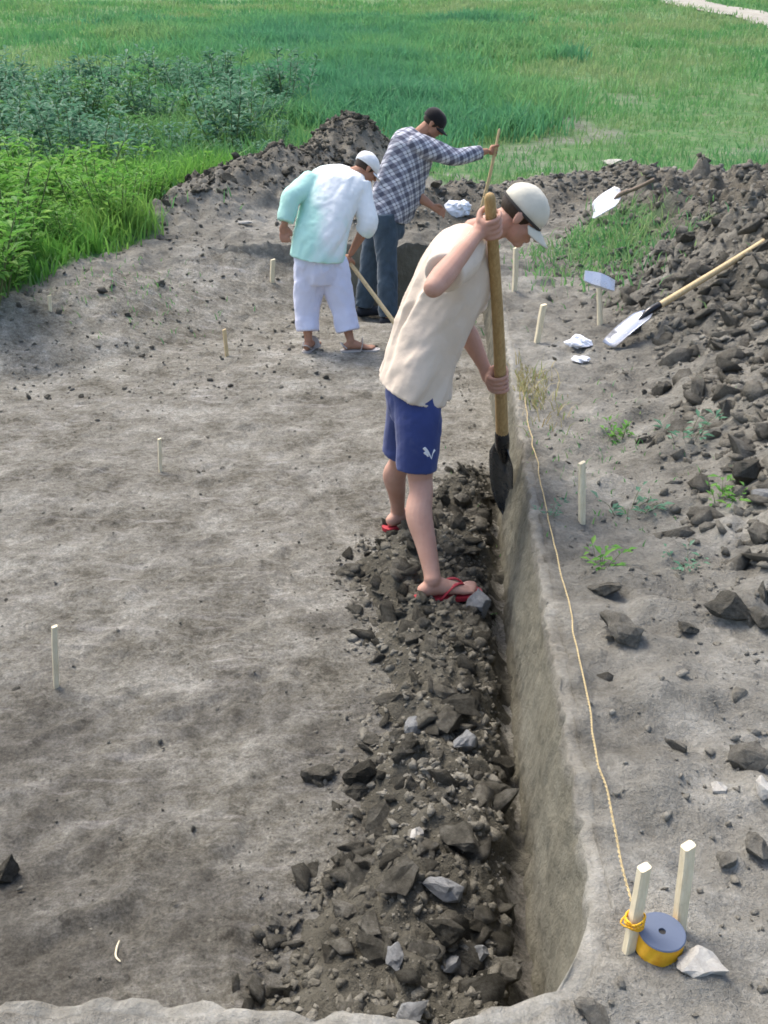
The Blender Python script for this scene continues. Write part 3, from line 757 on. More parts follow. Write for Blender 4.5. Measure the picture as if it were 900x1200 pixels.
M['red_rubber'] = plain('red_rubber', (.36, .030, .040), .6)
M['white_print'] = plain('white_print', (.80, .80, .80), .7)
M['trouser_white'] = cloth_mat('pale_lilac_cotton', (.66, .67, .80), .04)
M['cap_white'] = cloth_mat('white_cap_cloth', (.80, .80, .79), .03)
M['denim'] = cloth_mat('dark_denim', (.055, .080, .105), .25)
M['dark_cap'] = cloth_mat('dark_cap_cloth', (.014, .012, .012), .2)
M['shoe'] = plain('dark_shoe', (.02, .025, .035), .6)
M['sandal'] = plain('grey_sandal', (.42, .39, .36), .7)
def tunic_mat():                        # white cloth with broad mint green areas
    t = NT('mint_and_white_cotton'); co = t.coord(False)
    n = t.noise(co, 4.2, 3, .5, (1, 1, .8)); z = t.n('ShaderNodeSeparateXYZ'); t.l(co, z.inputs[0])
    # mint back hem and sleeves, white yoke and shoulders (object z in metres)
    low = t.math('MULTIPLY', t.math('SUBTRACT', .98, z.outputs[2]), 2.4)
    lft = t.math('MULTIPLY', t.math('SUBTRACT', -.10, z.outputs[0]), 5.0)
    f = t.math('ADD', t.math('MAXIMUM', low, lft), t.math('MULTIPLY', t.math('SUBTRACT', n, .5), 2.2))
    col = t.ramp(f, [(.10, (.80, .82, .81)), (.85, (.45, .72, .62))])
    n1 = t.bump(t.noise(co, 30, 4, .6), .4, .006)
    return t.done(col, n1, .9, .15)
M['tunic'] = tunic_mat()
def plaid_mat():
    t = NT('plaid_shirt_cloth'); co = t.coord(False)
    mp = t.n('ShaderNodeMapping'); mp.inputs['Rotation'].default_value = (0, R(24), 0); t.l(co, mp.inputs[0])
    z = t.n('ShaderNodeSeparateXYZ'); t.l(mp.outputs[0], z.inputs[0])
    def stripes(v, per, lo, hi, off=0.0):
        f = t.math('FRACT', t.math('ADD', t.math('MULTIPLY', v, 1 / per), off)); g = t.math('GREATER_THAN', f, lo); h = t.math('LESS_THAN', f, hi); return t.math('MULTIPLY', g, h)
    hor = t.math('ADD', z.outputs[0], t.math('MULTIPLY', z.outputs[1], .8))
    a = stripes(hor, .085, .0, .42); b = stripes(z.outputs[2], .085, .0, .42); c = stripes(hor, .085, .66, .76); d = stripes(z.outputs[2], .085, .66, .76)
    s1 = t.math('MULTIPLY', t.math('ADD', a, b), .5); s2 = t.math('MULTIPLY', t.math('ADD', c, d), .5)
    base = t.ramp(s1, [(0, (.54, .55, .59)), (.5, (.25, .255, .30)), (1, (.10, .103, .135))])
    col = t.mix(s2, base, (.06, .06, .085))
    n1 = t.bump(t.noise(co, 34, 4, .6), .4, .006)
    return t.done(col, n1, .9, .15)
M['plaid'] = plaid_mat()

def leg(bm, hip, knee, ankle, s=1.0, ref=(0, 1, 0), fwd=(1, 0, 0)):
    hip, knee, ankle, fwd = Vector(hip), Vector(knee), Vector(ankle), Vector(fwd)
    loft(bm, [hip, hip.lerp(knee, .5) + fwd * .012, knee - (knee - hip) * .08], [.082 * s, .070 * s, .053 * s], ref, 16, 5)
    calf = knee.lerp(ankle, .32) - fwd * .020 * s
    loft(bm, [knee - (ankle - knee) * .06 + fwd * .004, knee.lerp(ankle, .1), calf, knee.lerp(ankle, .62) - fwd * .008 * s, knee.lerp(ankle, .9), ankle],
         [.050 * s, .048 * s, .0545 * s, .043 * s, .034 * s, .035 * s], ref, 16, 5)
    ell(bm, knee + fwd * .022 * s, (Vector((.030, 0, 0)) * s, Vector((0, .034, 0)) * s, Vector((0, 0, .040)) * s))
def arm(bm, sh, el, wr, s=1.0, ref=(0, 1, 0)):
    sh, el, wr = Vector(sh), Vector(el), Vector(wr)
    loft(bm, [sh, sh.lerp(el, .45), el], [.052 * s, .046 * s, .037 * s], ref, 14, 5)
    loft(bm, [el, el.lerp(wr, .22), el.lerp(wr, .6), wr], [.038 * s, .044 * s, .036 * s, .026 * s], ref, 14, 5)

# ------------------------------------------------------------------ near worker: cream tee, navy shorts, cream cap
fz = lambda x, y: float(floor_z(np.array([x]), np.array([y]))[0] + max(0, loose_h(np.array([x]), np.array([y]))[0]))
SH_TOP, SH_BOT = P(574, 232, 3.88), P(593, 604, 4.58)
sh_dir = (SH_TOP - SH_BOT).normalized()
def on_shaft(py):                       # point of the shaft seen at picture row py
    lo, hi = 0.0, 1.0
    for _ in range(40):
        m = (lo + hi) / 2; p = SH_TOP.lerp(SH_BOT, m); d = p - Vector((0, 0, CAM_H)); dep = d.y * CT - d.z * ST; up = d.y * ST + d.z * CT
        if 600 - FPX * up / dep < py: lo = m
        else: hi = m
    return SH_TOP.lerp(SH_BOT, lo)
heelR = P(497, 700, 3.80); zR = fz(heelR.x, heelR.y); heelR = G(497, 700, zR + .012)
toeR = G(556, 692, zR + .012); dR = (toeR - heelR); dR.z = 0
heelL = G(459, 617, fz(.05, 4.5) + .012); dL = Vector((.75, .55, 0))
man = person((.25, 4.05, 0), 'man in cream t-shirt, navy shorts and cream cap bending over a shovel in the trench')
bm = bmesh.new()
ankR = foot(bm, heelR, dR, 1.0, 1); ankL = foot(bm, heelL, dL, 1.0, -1)
hipR, hipL = P(489, 440, 4.00), P(489, 432, 4.19)
kneeR, kneeL = P(492, 566, 3.91), P(468, 536, 4.33)
leg(bm, hipR, kneeR, ankR, 1.03); leg(bm, hipL, kneeL, ankL, 1.0)
pair_loft(bm, [((464, 456), (504, 464)), ((468, 415), (512, 434)), ((488, 365), (532, 388)), ((508, 318), (556, 345)), ((526, 288), (566, 312)), ((545, 272), (572, 288))],
          [.13, .13, .12, .12, .12, .08], 4.10)
HC = P(611, 251, 4.08); HF = frame((.76, -.10, -.62), (.62, -.06, .78))
nb = P(556, 276, 4.09)
loft(bm, [nb, nb.lerp(HC - HF[0] * .03 - HF[2] * .06, .5), HC - HF[0] * .022 - HF[2] * .045], [.066, .056, .056], (0, 1, 0), 14, 5)
head(bm, HC, HF, .96)
handR, handL = on_shaft(263), on_shaft(446)
shR, elR = P(541, 292, 3.98), P(508, 337, 3.61); shL, elL = P(551, 300, 4.24), P(545, 384, 4.34)
gR = grip(bm, handR, sh_dir, (-.80, -.45, -.1), .024, 1.0, 1); gL = grip(bm, handL, sh_dir, (-.75, .35, .3), .026, 1.0, 1)
arm(bm, shR, elR, gR + (elR - gR).normalized() * .045); arm(bm, shL, elL, gL + (elL - gL).normalized() * .045)
loft(bm, [gR + (elR - gR).normalized() * .06, gR], [(.027, .023), (.034, .020)], (0, 1, 0), 12, 4)
loft(bm, [gL + (elL - gL).normalized() * .06, gL], [(.027, .023), (.034, .020)], (0, 1, 0), 12, 4)
part('body', remesh(bm, .0048, 5), M['skin_fair'], man)
# t-shirt
bm = bmesh.new()
pair_loft(bm, [((443, 441), (524, 468)), ((457, 402), (532, 428)), ((475, 352), (552, 384)), ((491, 314), (570, 352)), ((508, 284), (577, 322)), ((528, 267), (576, 298)), ((549, 261), (574, 284))],
          [.235, .215, .18, .165, .16, .135, .075], 4.10)
loft(bm, [shR + (shR - elR) * .15, shR, shR.lerp(elR, .35), shR.lerp(elR, .66)], [.080, .096, .088, .074], (0, 1, 0), 18, 5, False)
loft(bm, [shL + (shL - elL) * .12, shL, shL.lerp(elL, .4), shL.lerp(elL, .68)], [.07, .090, .092, .085], (0, 1, 0), 18, 5, False)
tee = remesh(bm, .0075, 5); folds(tee, P(545, 285, 4.09), P(482, 452, 4.09), .020, 7, 11, .0018, .9)
part('t_shirt', tee, M['tee'], man)
bm = bmesh.new()
pair_loft(bm, [((454, 446), (512, 462)), ((452, 462), (514, 476)), ((456, 485), (514, 495))], [.165, .178, .165], 4.10)
loft(bm, [hipR.lerp(kneeR, .08) + Vector((0, .02, 0)), hipR.lerp(kneeR, .45), P(488, 550, 3.935)], [(.102, .100), (.096, .100), (.087, .092)], (0, 1, 0), 20, 5, False)
loft(bm, [hipL.lerp(kneeL, .08) + Vector((0, -.02, 0)), hipL.lerp(kneeL, .45), hipL.lerp(kneeL, .93)], [(.102, .10), (.096, .098), (.087, .09)], (0, 1, 0), 20, 5, False)
sho = remesh(bm, .0075, 4); folds(sho, P(487, 440, 4.08), P(485, 550, 4.05), .007, 5, 17, .003)
shorts = part('shorts', sho, M['shorts'], man)
# small white printed mark near the hem of the right leg: two short strokes
bm = bmesh.new()
for pts in ([(497, 525), (501, 530), (504, 538)], [(504, 538), (506, 531), (509, 527)], [(498, 530), (501, 535)]):
    q = [P(a, b, 3.838 + (.0022 * abs(a - 492))) for a, b in pts]; loft(bm, q, [(.0065, .002)] * len(q), (0, 1, 0), 8, 3)
lg = part('printed_mark', bm_mesh('printed_mark', bm, True), M['white_print'], man); lg.parent = shorts
cap_parts(man, HC, HF, .94, M['cap_cream'], M['band'])
hair_part(man, HC, HF, .96, M['hair']); eyes(man, HC, HF, .96, M['eyew'], M['iris'])
def flip_flop(root, heel, td, side, m_sole, m_strap, s=1.0, covered=False, name='flip_flop'):
    t = Vector(td).normalized(); u = Vector((0, 0, 1)); sd = t.cross(u).normalized() * side; bm = bmesh.new(); rings = []
    at = lambda f, q, z: Vector(heel) + (t * f + sd * q + u * z) * s
    prof = [(-.045, .012), (-.035, .030), (.0, .037), (.06, .036), (.12, .044), (.17, .050), (.215, .046), (.24, .028), (.248, .010)]
    for z0 in (-.014, .003): rings.append([at(f, w + .004, z0) for f, w in prof] + [at(f, -w + .004, z0) for f, w in prof[::-1]])
    rings_mesh(bm, rings); o = part(name, bm_mesh(name, bm), m_sole, root)
    bm = bmesh.new()
    toe = at(.185, -.020, .012)
    if not covered:
        for q in (-1, 1):
            loft(bm, [toe, at(.155, -.012 + q * .018, .046), at(.11, q * .033, .050), at(.065, q * .037, .004)], [(.0065, .0035), (.009, .0035), (.010, .0035), (.008, .0035)], u, 8, 4)
    else:
        loft(bm, [at(.10, -.045, .0), at(.115, -.025, .052), at(.12, .0, .058), at(.115, .028, .045), at(.10, .05, .0)], [(.035, .004)] * 5, t, 10, 4)
        loft(bm, [at(.0, -.036, .02), at(-.035, -.015, .05), at(-.035, .015, .05), at(.0, .036, .02)], [(.010, .004)] * 4, u, 8, 4)
    st = part('strap', bm_mesh('strap', bm, True), m_strap, root); st.parent = o; return o
flip_flop(man, heelR, dR, 1, M['red_rubber'], M['red_rubber']); flip_flop(man, heelL, dL, -1, M['red_rubber'], M['red_rubber'])

# ------------------------------------------------------------------ worker in white and mint, seen from behind
wm = person((-.28, 7.75, 0), 'person in white trousers, mint and white long shirt and white cap bending with a tool')
D0 = 7.7
bm = bmesh.new()
hL = on(360, 413); hRr = on(406, 412)
hL.z += .012; hRr.z += .012
aL = foot(bm, hL, (.25, .9, 0), .95, -1); aR = foot(bm, hRr, (.95, .12, 0), .95, 1)
whL, wkL, whR, wkR = P(364, 306, 7.70), P(360, 360, 7.74), P(388, 305, 7.74), P(401, 356, 7.74)
leg(bm, whL, wkL, aL, .92, (1, 0, 0), (.3, .9, 0)); leg(bm, whR, wkR, aR, .92, (1, 0, 0), (.6, .7, 0))
pair_loft(bm, [((352, 302), (398, 305)), ((355, 270), (405, 275)), ((362, 235), (418, 240)), ((375, 208), (424, 216)), ((398, 198), (424, 206))], [.12, .12, .13, .13, .08], [7.7, 7.75, 7.85, 7.95, 8.0])
HC2 = P(429, 197, 8.02); HF2 = frame((.72, .25, -.55), (.50, .28, .80))
nb2 = P(404, 208, 7.98)
loft(bm, [nb2, HC2 - HF2[0] * .02 - HF2[2] * .045], [.058, .054], (0, 1, 0), 12, 5); head(bm, HC2, HF2, .94)
HANDLE_T, HANDLE_B = P(404, 300, 7.95), P(468, 386, 7.55)
hd2 = (HANDLE_B - HANDLE_T).normalized()
g1 = HANDLE_T.lerp(HANDLE_B, .06); s2 = P(421, 216, 7.95); e2 = P(431, 262, 7.84)
w2 = grip(bm, g1, hd2, (.1, -.5, .8), .015, .92, 1); arm(bm, s2, e2, w2 + (e2 - w2).normalized() * .04, .92)
# left arm: elbow out, hand on the thigh
s3 = P(366, 213, 7.90); e3 = P(341, 232, 7.72); h3 = P(333, 264, 7.66)
arm(bm, s3, e3, h3, .92); ell(bm, h3 + Vector((-.005, 0, -.03)), (Vector((.034, 0, 0)), Vector((0, .018, 0)), Vector((0, 0, .045))))
for k in range(4):
    b0 = h3 + Vector((-.030 + .02 * k, -.004, -.06)); loft(bm, [b0, b0 + Vector((.004, -.012, -.035)), b0 + Vector((.018, -.012, -.058))], [.010, .009, .0075], (0, 1, 0), 8, 3)
loft(bm, [h3 + Vector((.028, 0, -.02)), h3 + Vector((.05, -.01, -.045)), h3 + Vector((.055, -.015, -.07))], [.012, .011, .009], (0, 1, 0), 8, 3)
part('body', remesh(bm, .006, 4), M['skin_tan'], wm)
bm = bmesh.new()
pair_loft(bm, [((342, 290), (402, 296)), ((347, 315), (400, 318)), ((354, 330), (394, 332))], [.165, .165, .14], 7.72)
loft(bm, [whL, whL.lerp(wkL, .6), wkL.lerp(aL, .12), wkL.lerp(aL, .72)], [.122, .112, .098, .088], (0, 1, 0), 18, 5, False)
loft(bm, [whR, whR.lerp(wkR, .6), wkR.lerp(aR, .12), wkR.lerp(aR, .74)], [.122, .112, .098, .090], (0, 1, 0), 18, 5, False)
tr = remesh(bm, .009, 4); folds(tr, P(372, 295, 7.7), P(380, 388, 7.68), .010, 5, 23, .004); part('trousers', tr, M['trouser_white'], wm)
bm = bmesh.new()
pair_loft(bm, [((339, 298), (402, 307)), ((344, 270), (408, 276)), ((352, 240), (418, 244)), ((357, 214), (428, 222)), ((372, 196), (428, 208)), ((398, 192), (424, 202))],
          [.19, .185, .175, .17, .14, .075], [7.7, 7.74, 7.82, 7.9, 7.96, 8.0])
loft(bm, [s3, s3.lerp(e3, .6), e3, e3.lerp(h3, .4), e3.lerp(h3, .88)], [.092, .078, .070, .066, .058], (0, 1, 0), 16, 5, False)
loft(bm, [s2, s2.lerp(e2, .5), e2, e2.lerp(w2, .25)], [.092, .082, .074, .070], (0, 1, 0), 16, 5, False)
tu = remesh(bm, .009, 4); folds(tu, P(405, 205, 7.95), P(370, 305, 7.7), .011, 5, 29, .0025, .7); part('long_shirt', tu, M['tunic'], wm)
cap_parts(wm, HC2, HF2, .95, M['cap_white'], None, .05, .02)
hair_part(wm, HC2, HF2, .94, M['hair']); eyes(wm, HC2, HF2, .94, M['eyew'], M['iris'])
flip_flop(wm, hL, (.25, .9, 0), -1, M['sandal'], M['sandal'], .97, True, 'sandal'); flip_flop(wm, hRr, (.95, .12, 0), 1, M['sandal'], M['sandal'], 1.05, True, 'sandal')

# ------------------------------------------------------------------ worker in the plaid shirt
pm = person((.05, 9.0, 0), 'man in plaid shirt, jeans and dark cap holding a long stick at the pit end')
bm = bmesh.new(); DP = 9.0
def shoe_foot(bm, heel, td, s=1.0):
    t = Vector(td).normalized(); u = Vector((0, 0, 1)); at = lambda f, z: Vector(heel) + (t * f + u * z) * s
    loft(bm, [at(-.02, .045), at(.05, .055), at(.12, .045), at(.19, .034), at(.235, .030)], [(.036 * s, .044 * s), (.038 * s, .052 * s), (.042 * s, .042 * s), (.046 * s, .032 * s), (.036 * s, .024 * s)], u, 14, 4)
    return at(.02, .09)
f1 = on(452, 364); f2 = on(424, 338)
bs = bmesh.new(); a1 = shoe_foot(bs, f1, (.9, -.3, 0), 1.05); bs2 = bmesh.new(); a2 = shoe_foot(bs2, f2, (.8, .3, 0), 1.05)
k1, k2 = P(453, 305, 8.93), P(436, 292, 9.25); hp1, hp2 = P(451, 250, 8.95), P(452, 247, 9.15)
leg(bm, hp1, k1, a1, 1, (0, 1, 0)); leg(bm, hp2, k2, a2, 1, (0, 1, 0))
pair_loft(bm, [((434, 252), (472, 258)), ((440, 222), (484, 236)), ((452, 190), (496, 206)), ((464, 164), (504, 180)), ((480, 152), (502, 164))], [.15, .145, .15, .15, .08], 9.05)
HC3 = P(508, 144, 9.05); HF3 = frame((.80, -.12, -.55), (.52, -.05, .82))
nb3 = P(489, 160, 9.05)
loft(bm, [nb3, HC3 - HF3[0] * .02 - HF3[2] * .045], [.060, .056], (0, 1, 0), 12, 5); head(bm, HC3, HF3, .95)
ST_T, ST_B = P(585, 152, 9.05), P(548, 318, 9.15); sd3 = (ST_T - ST_B).normalized()
g3 = ST_T.lerp(ST_B, .14); w3 = grip(bm, g3, sd3, (-.8, -.5, 0), .014, .98, -1)
sA, eA = P(492, 171, 8.94), P(533, 184, 8.92); arm(bm, sA, eA, w3 + (eA - w3).normalized() * .045)
sB, eB, hB = P(487, 180, 9.22), P(489, 229, 9.05), P(507, 242, 8.95)
arm(bm, sB, eB, hB)
ell(bm, hB + Vector((.03, -.005, -.015)), (Vector((.045, 0, -.02)), Vector((0, .018, 0)), Vector((.014, 0, .030))))
for k in range(4):
    b0 = hB + Vector((.06 - .004 * k, -.006, -.004 - .018 * k)); loft(bm, [b0, b0 + Vector((.034, -.004, -.014)), b0 + Vector((.048, -.004, -.036))], [.010, .009, .0075], (0, 1, 0), 8, 3)
loft(bm, [hB + Vector((.02, -.01, .012)), hB + Vector((.055, -.02, .016)), hB + Vector((.08, -.02, .0))], [.012, .011, .009], (0, 1, 0), 8, 3)
part('body', remesh(bm, .0065, 4), M['skin_tan'], pm)
bm = bmesh.new()
pair_loft(bm, [((431, 245), (474, 252)), ((434, 262), (474, 268)), ((440, 275), (470, 280))], [.17, .17, .15], 9.05)
loft(bm, [hp1, hp1.lerp(k1, .5), k1, k1.lerp(a1, .5), k1.lerp(a1, 1.0)], [.120, .108, .092, .090, .082], (0, 1, 0), 18, 5, False)
loft(bm, [hp2, hp2.lerp(k2, .5), k2, k2.lerp(a2, .5), k2.lerp(a2, 1.0)], [.120, .108, .092, .090, .082], (0, 1, 0), 18, 5, False)
je = remesh(bm, .010, 4); folds(je, P(452, 245, 9.05), P(450, 350, 9.0), .010, 5, 33, .006); part('jeans', je, M['denim'], pm)
bm = bmesh.new()
pair_loft(bm, [((428, 247), (478, 262)), ((436, 222), (490, 240)), ((446, 192), (500, 210)), ((458, 164), (508, 186)), ((468, 152), (506, 172)), ((482, 148), (502, 162))], [.20, .19, .185, .185, .15, .075], 9.05)
loft(bm, [sA - (eA - sA) * .3, sA, sA.lerp(eA, .5), eA, eA.lerp(w3, .5), eA.lerp(w3, .72)], [.085, .098, .086, .072, .062, .056], (0, 1, 0), 16, 5, False)
loft(bm, [sB - (eB - sB) * .2, sB.lerp(eB, .5), eB, eB.lerp(hB, .3)], [.095, .084, .070, .060], (0, 1, 0), 16, 5, False)
pl = remesh(bm, .010, 4); folds(pl, P(492, 160, 9.05), P(455, 255, 9.05), .013, 5, 37, .005); part('plaid_shirt', pl, M['plaid'], pm)
cap_parts(pm, HC3, HF3, .96, M['dark_cap'], None, .06, .02); hair_part(pm, HC3, HF3, .95, M['hair']); eyes(pm, HC3, HF3, .95, M['eyew'], M['iris'])
part('shoe', bm_mesh('shoe', bs, True), M['shoe'], pm); part('shoe', bm_mesh('shoe', bs2, True), M['shoe'], pm)

# ------------------------------------------------------------------ tools
def wood_mat(name, c0, c1, axis_scale=(6, 6, 1), k=1.0):
    t = NT(name); co = t.coord(False)
    g = t.noise(co, 18 * k, 5, .65, axis_scale); col = t.ramp(g, [(.3, c0), (.7, c1)]); col = t.mix(t.ramp(t.noise(co, 30, 5, .7), [(.55, (0, 0, 0)), (.75, (.5,) * 3)]), col, tuple(x * .55 for x in c0))
    return t.done(col, t.bump(g, .4, .003), .75, .25)
def metal_mat(name, c, rough, dirt, metal=.8):
    t = NT(name); co = t.coord(False); f = t.ramp(t.noise(co, 9, 5, .65), [(.45, (0, 0, 0)), (.65, (1, 1, 1))])
    t.l(f, t.b.inputs['Roughness']); col = t.mix(f, c, dirt)
    m = t.done(col, t.bump(t.noise(co, 60, 4, .6), .3, .002), rough, .4); t.b.inputs['Metallic'].default_value = metal; return m
M['shaft'] = wood_mat('worn_ash_wood', (.30, .19, .075), (.48, .33, .15)); M['palewood'] = wood_mat('pale_pine', (.62, .52, .33), (.78, .70, .50))
M['handle'] = wood_mat('light_handle_wood', (.50, .36, .18), (.66, .52, .30)); M['darkwood'] = wood_mat('grey_brown_wood', (.16, .12, .085), (.26, .20, .15))
M['blade'] = metal_mat('dark_blade_steel', (.10, .11, .12), .45, (.09, .085, .07), .6)
M['blade_grey'] = metal_mat('grey_worn_steel', (.24, .27, .33), .5, (.20, .20, .205), .3); M['blade_light'] = metal_mat('bright_worn_steel', (.66, .68, .72), .42, (.50, .51, .53), .35); M['socket'] = metal_mat('black_socket', (.02, .02, .022), .5, (.04, .038, .034), .3)
def tool_frame(a, b, nrm):
    X_ = (Vector(b) - Vector(a)).normalized(); N = Vector(nrm); N = (N - X_ * N.dot(X_)).normalized(); return X_, N.cross(X_), N
def shovel(name, top, neck, tip, nrm, label, m_shaft, m_blade, m_sock, r0, r1, width, cat='shovel', pointed=.35, dish=.02):
    """shaft top -> neck, blade neck -> tip, blade face looks along nrm"""
    top, neck, tip = Vector(top), Vector(neck), Vector(tip); e = empty(name, tip, label, cat, 'shovels'); ROOT_LOC[e.name] = tuple(tip)
    bm = bmesh.new(); sg = (neck - top); mid = top.lerp(neck, .5) + sg.cross(Vector((0, 1, 0))).normalized() * .008
    loft(bm, [top, mid, neck], [r0, (r0 + r1) / 2 * .97, r1], (0, 1, 0), 14, 8); part('shaft', bm_mesh('shaft', bm, True), m_shaft, e)
    X_, Y_, N = tool_frame(neck, tip, nrm); L = (tip - neck).length; bm = bmesh.new(); ni, nj = 12, 9; g = []
    for side in (0, 1):
        rows = []
        for i in range(ni + 1):
            t = i / ni; wd = width / 2 * min(1, (.55 + 3.0 * t)) * (1 if t < .55 else math.cos((t - .55) / .45 * math.pi / 2 * (1 - .02)) ** pointed)
            rows.append([bm.verts.new(neck + X_ * (L * t) + Y_ * wd * s_ + N * (dish * (s_ * s_ - .6) + .012 * math.sin(t * 3) - .0028 * side)) for s_ in [(-1 + 2 * j / (nj - 1)) for j in range(nj)]])
        g.append(rows)
    for side in (0, 1):
        for i in range(ni):
            for j in range(nj - 1):
                q = [g[side][i][j], g[side][i][j + 1], g[side][i + 1][j + 1], g[side][i + 1][j]]; bm.faces.new(q if side == 0 else q[::-1])
    for i in range(ni):
        for j in (0, nj - 1): bm.faces.new([g[0][i][j], g[0][i + 1][j], g[1][i + 1][j], g[1][i][j]])
    for j in range(nj - 1):
        for i in (0, ni): bm.faces.new([g[0][i][j], g[0][i][j + 1], g[1][i][j + 1], g[1][i][j]])
    b = part('blade', bm_mesh('blade', bm, True), m_blade, e)
    bm = bmesh.new(); d = (top - neck).normalized(); loft(bm, [neck + d * .08, neck, neck + X_ * L * .22 - N * dish * .4], [r1 * 1.12, r1 * 1.15, r1 * .5], N, 12, 4)
    part('socket', bm_mesh('socket', bm, True), m_sock, e); return e
NECK = on_shaft(523)
shovel('shovel', SH_TOP, NECK, SH_BOT, (-.75, -.65, .1), 'upright shovel with thick wooden shaft held by the man in navy shorts', M['shaft'], M['blade'], M['socket'], .021, .029, .16, pointed=.5)
tipA = on(713, 410) + Vector((0, 0, .03)); topA = on(888, 306) + Vector((0, 0, .10)); neckA = tipA.lerp(topA, .30 / (topA - tipA).length) + Vector((0, 0, .04)); topA = neckA + (topA - neckA).normalized() * 1.42
shovel('shovel', topA, neckA, tipA, (-.25, -.15, 1), 'shovel with long pale handle and shiny blade lying on the heap at the right edge', M['handle'], M['blade_grey'], M['socket'], .018, .021, .15, pointed=.06, dish=.012)
tipB = on(693, 264) + Vector((0, 0, .13)); topB = on(790, 234) + Vector((0, 0, .20)); neckB = tipB.lerp(topB, .30 / (topB - tipB).length) + Vector((0, 0, .03)); topB = neckB + (topB - neckB).normalized() * .34
shovel('shovel', topB, neckB, tipB, (-.2, -.65, .8), 'far shovel with white looking blade and dull brown handle lying beyond the grass patch', M['darkwood'], M['blade_light'], M['darkwood'], .016, .018, .24, pointed=.12)
e = empty('hoe', on(704, 380), 'short hoe standing with pale wooden handle down and flat bluish metal head up', 'hoe'); ROOT_LOC[e.name] = tuple(e.location)
hb = e.location + Vector((0, 0, -.03)); ht = P(702, 330, e.location.y + .03)
bm = bmesh.new(); loft(bm, [hb, hb.lerp(ht, .5), ht], [.019, .018, .017], (0, 1, 0), 12, 4); part('handle', bm_mesh('handle', bm, True), M['palewood'], e)
bm = bmesh.new(); dx = (P(720, 334, ht.y) - P(685, 322, ht.y)); upv = Vector((.10, .55, .80)).normalized() * .045
rings = []
for t, tk, hh in ((0, .004, .75), (.25, .010, .95), (.5, .020, 1.0), (.75, .014, .95), (1, .006, .8)):
    c = P(685, 323, ht.y).lerp(P(720, 335, ht.y), t); nn = dx.cross(upv).normalized()
    rings.append([c + upv * hh + nn * tk, c - upv * hh + nn * tk, c - upv * hh - nn * tk, c + upv * hh - nn * tk])
rings_mesh(bm, rings); part('head', bm_mesh('head', bm), M['blade_light'], e)
# the tool handle of the worker in white and the long stick of the plaid worker
e = empty('digging_tool', HANDLE_B, 'wooden handled tool held low by the person in white, running behind the near man', 'tool'); ROOT_LOC[e.name] = tuple(HANDLE_B)
bm = bmesh.new(); loft(bm, [HANDLE_T - hd2 * .05, HANDLE_B, HANDLE_B + hd2 * .25], [.015, .017, .017], (0, 1, 0), 12, 5); part('handle', bm_mesh('handle', bm, True), M['handle'], e)
nk = HANDLE_B + hd2 * .25; bm = bmesh.new(); X_, Y_, N = tool_frame(HANDLE_T, HANDLE_B, (0, 0, 1)); rings = []
for t, wd in ((0, .03), (.05, .08), (.16, .085), (.22, .04)): rings.append([nk + X_ * t + Y_ * wd + N * .003, nk + X_ * t - Y_ * wd + N * .003, nk + X_ * t - Y_ * wd - N * .003, nk + X_ * t + Y_ * wd - N * .003])
rings_mesh(bm, rings); part('blade', bm_mesh('blade', bm), M['blade'], e)
bm = bmesh.new(); loft(bm, [ST_T, ST_T.lerp(ST_B, .3) + Vector((.008, 0, 0)), ST_T.lerp(ST_B, .65) - Vector((.006, 0, 0)), ST_B], [.010, .014, .015, .016], (0, 1, 0), 12, 6)
tag(link('long_stick', bm_mesh('long_stick', bm, True), M['handle']), 'long thin wooden stick held upright by the man in plaid', 'stick')

# ------------------------------------------------------------------ stakes, string, spool
def stake(base, top, wpx, label, m, group='survey stakes', wedge=True):
    b = on(*base); t = P(top[0], top[1], b.y + .01); dep = b.y * CT + (CAM_H - b.z) * ST; hw = wpx / FPX * dep / 2
    X_ = (t - b).normalized(); Y_ = Vector((math.cos(.4), math.sin(.4), 0)); Y_ = (Y_ - X_ * Y_.dot(X_)).normalized(); Z_ = X_.cross(Y_)
    bm = bmesh.new(); L = (t - b).length; rings = []
    for d, s_ in ((-.05, .8), (0, .95), (L * .35, 1.0), (L * .7, 1.02), (L, .96)):
        c = b + X_ * d + Y_ * random.gauss(0, hw * .06); q = []
        for k, (u, v) in enumerate(((1, .7), (.7, 1), (-.7, 1), (-1, .7), (-1, -.7), (-.7, -1), (.7, -1), (1, -.7))):
            q.append(c + Y_ * u * hw * s_ * .82 + Z_ * v * hw * s_ * .7 + (X_ * (u * hw * .25) if d == L else Vector((0, 0, 0))))
        rings.append(q)
    rings_mesh(bm, rings); me = bm_mesh('wooden_stake', bm); 
    v = get_co(me); set_co(me, v - np.array(b)); o = link('wooden_stake', me, m, None, b)
    return tag(o, label, 'stake', group)
stk1 = stake((737, 1114), (756, 1016), 17, 'near pale stake with yellow cord wound round it, left of the spool', M['palewood'])
stake((795, 1090), (806, 991), 18, 'taller near pale stake standing right behind the spool', M['palewood'])
stake((682, 612), (682, 542), 9, 'pale stake on the bare ground right of the shovel blade', M['palewood'])
stake((629, 402), (637, 357), 8, 'stake leaning slightly right between cap and white paper', M['palewood'])
stake((603, 341), (605, 290), 7, 'stake just below the face of the man in the cream cap', M['palewood'])
stake((66, 803), (64, 734), 8, 'thin stake alone in the pit floor near the left edge', M['palewood'])
stake((319, 331), (320, 304), 6, 'small stake beside the hanging hand of the person in white', M['palewood'])
stake((266, 418), (263, 386), 5, 'short yellowish peg left of the white trousers', M['handle'])
stake((188, 552), (187, 514), 5, 'thin peg in a dark scuff in the middle of the pit floor', M['palewood'])
stake((59, 364), (58, 346), 5, 'tiny peg on the pale bank at the far left', M['palewood'])
M['cord'] = plain('tan_cord', (.45, .36, .20), .9, .1, .25, 90, .6, 300); M['yellow_cord'] = None
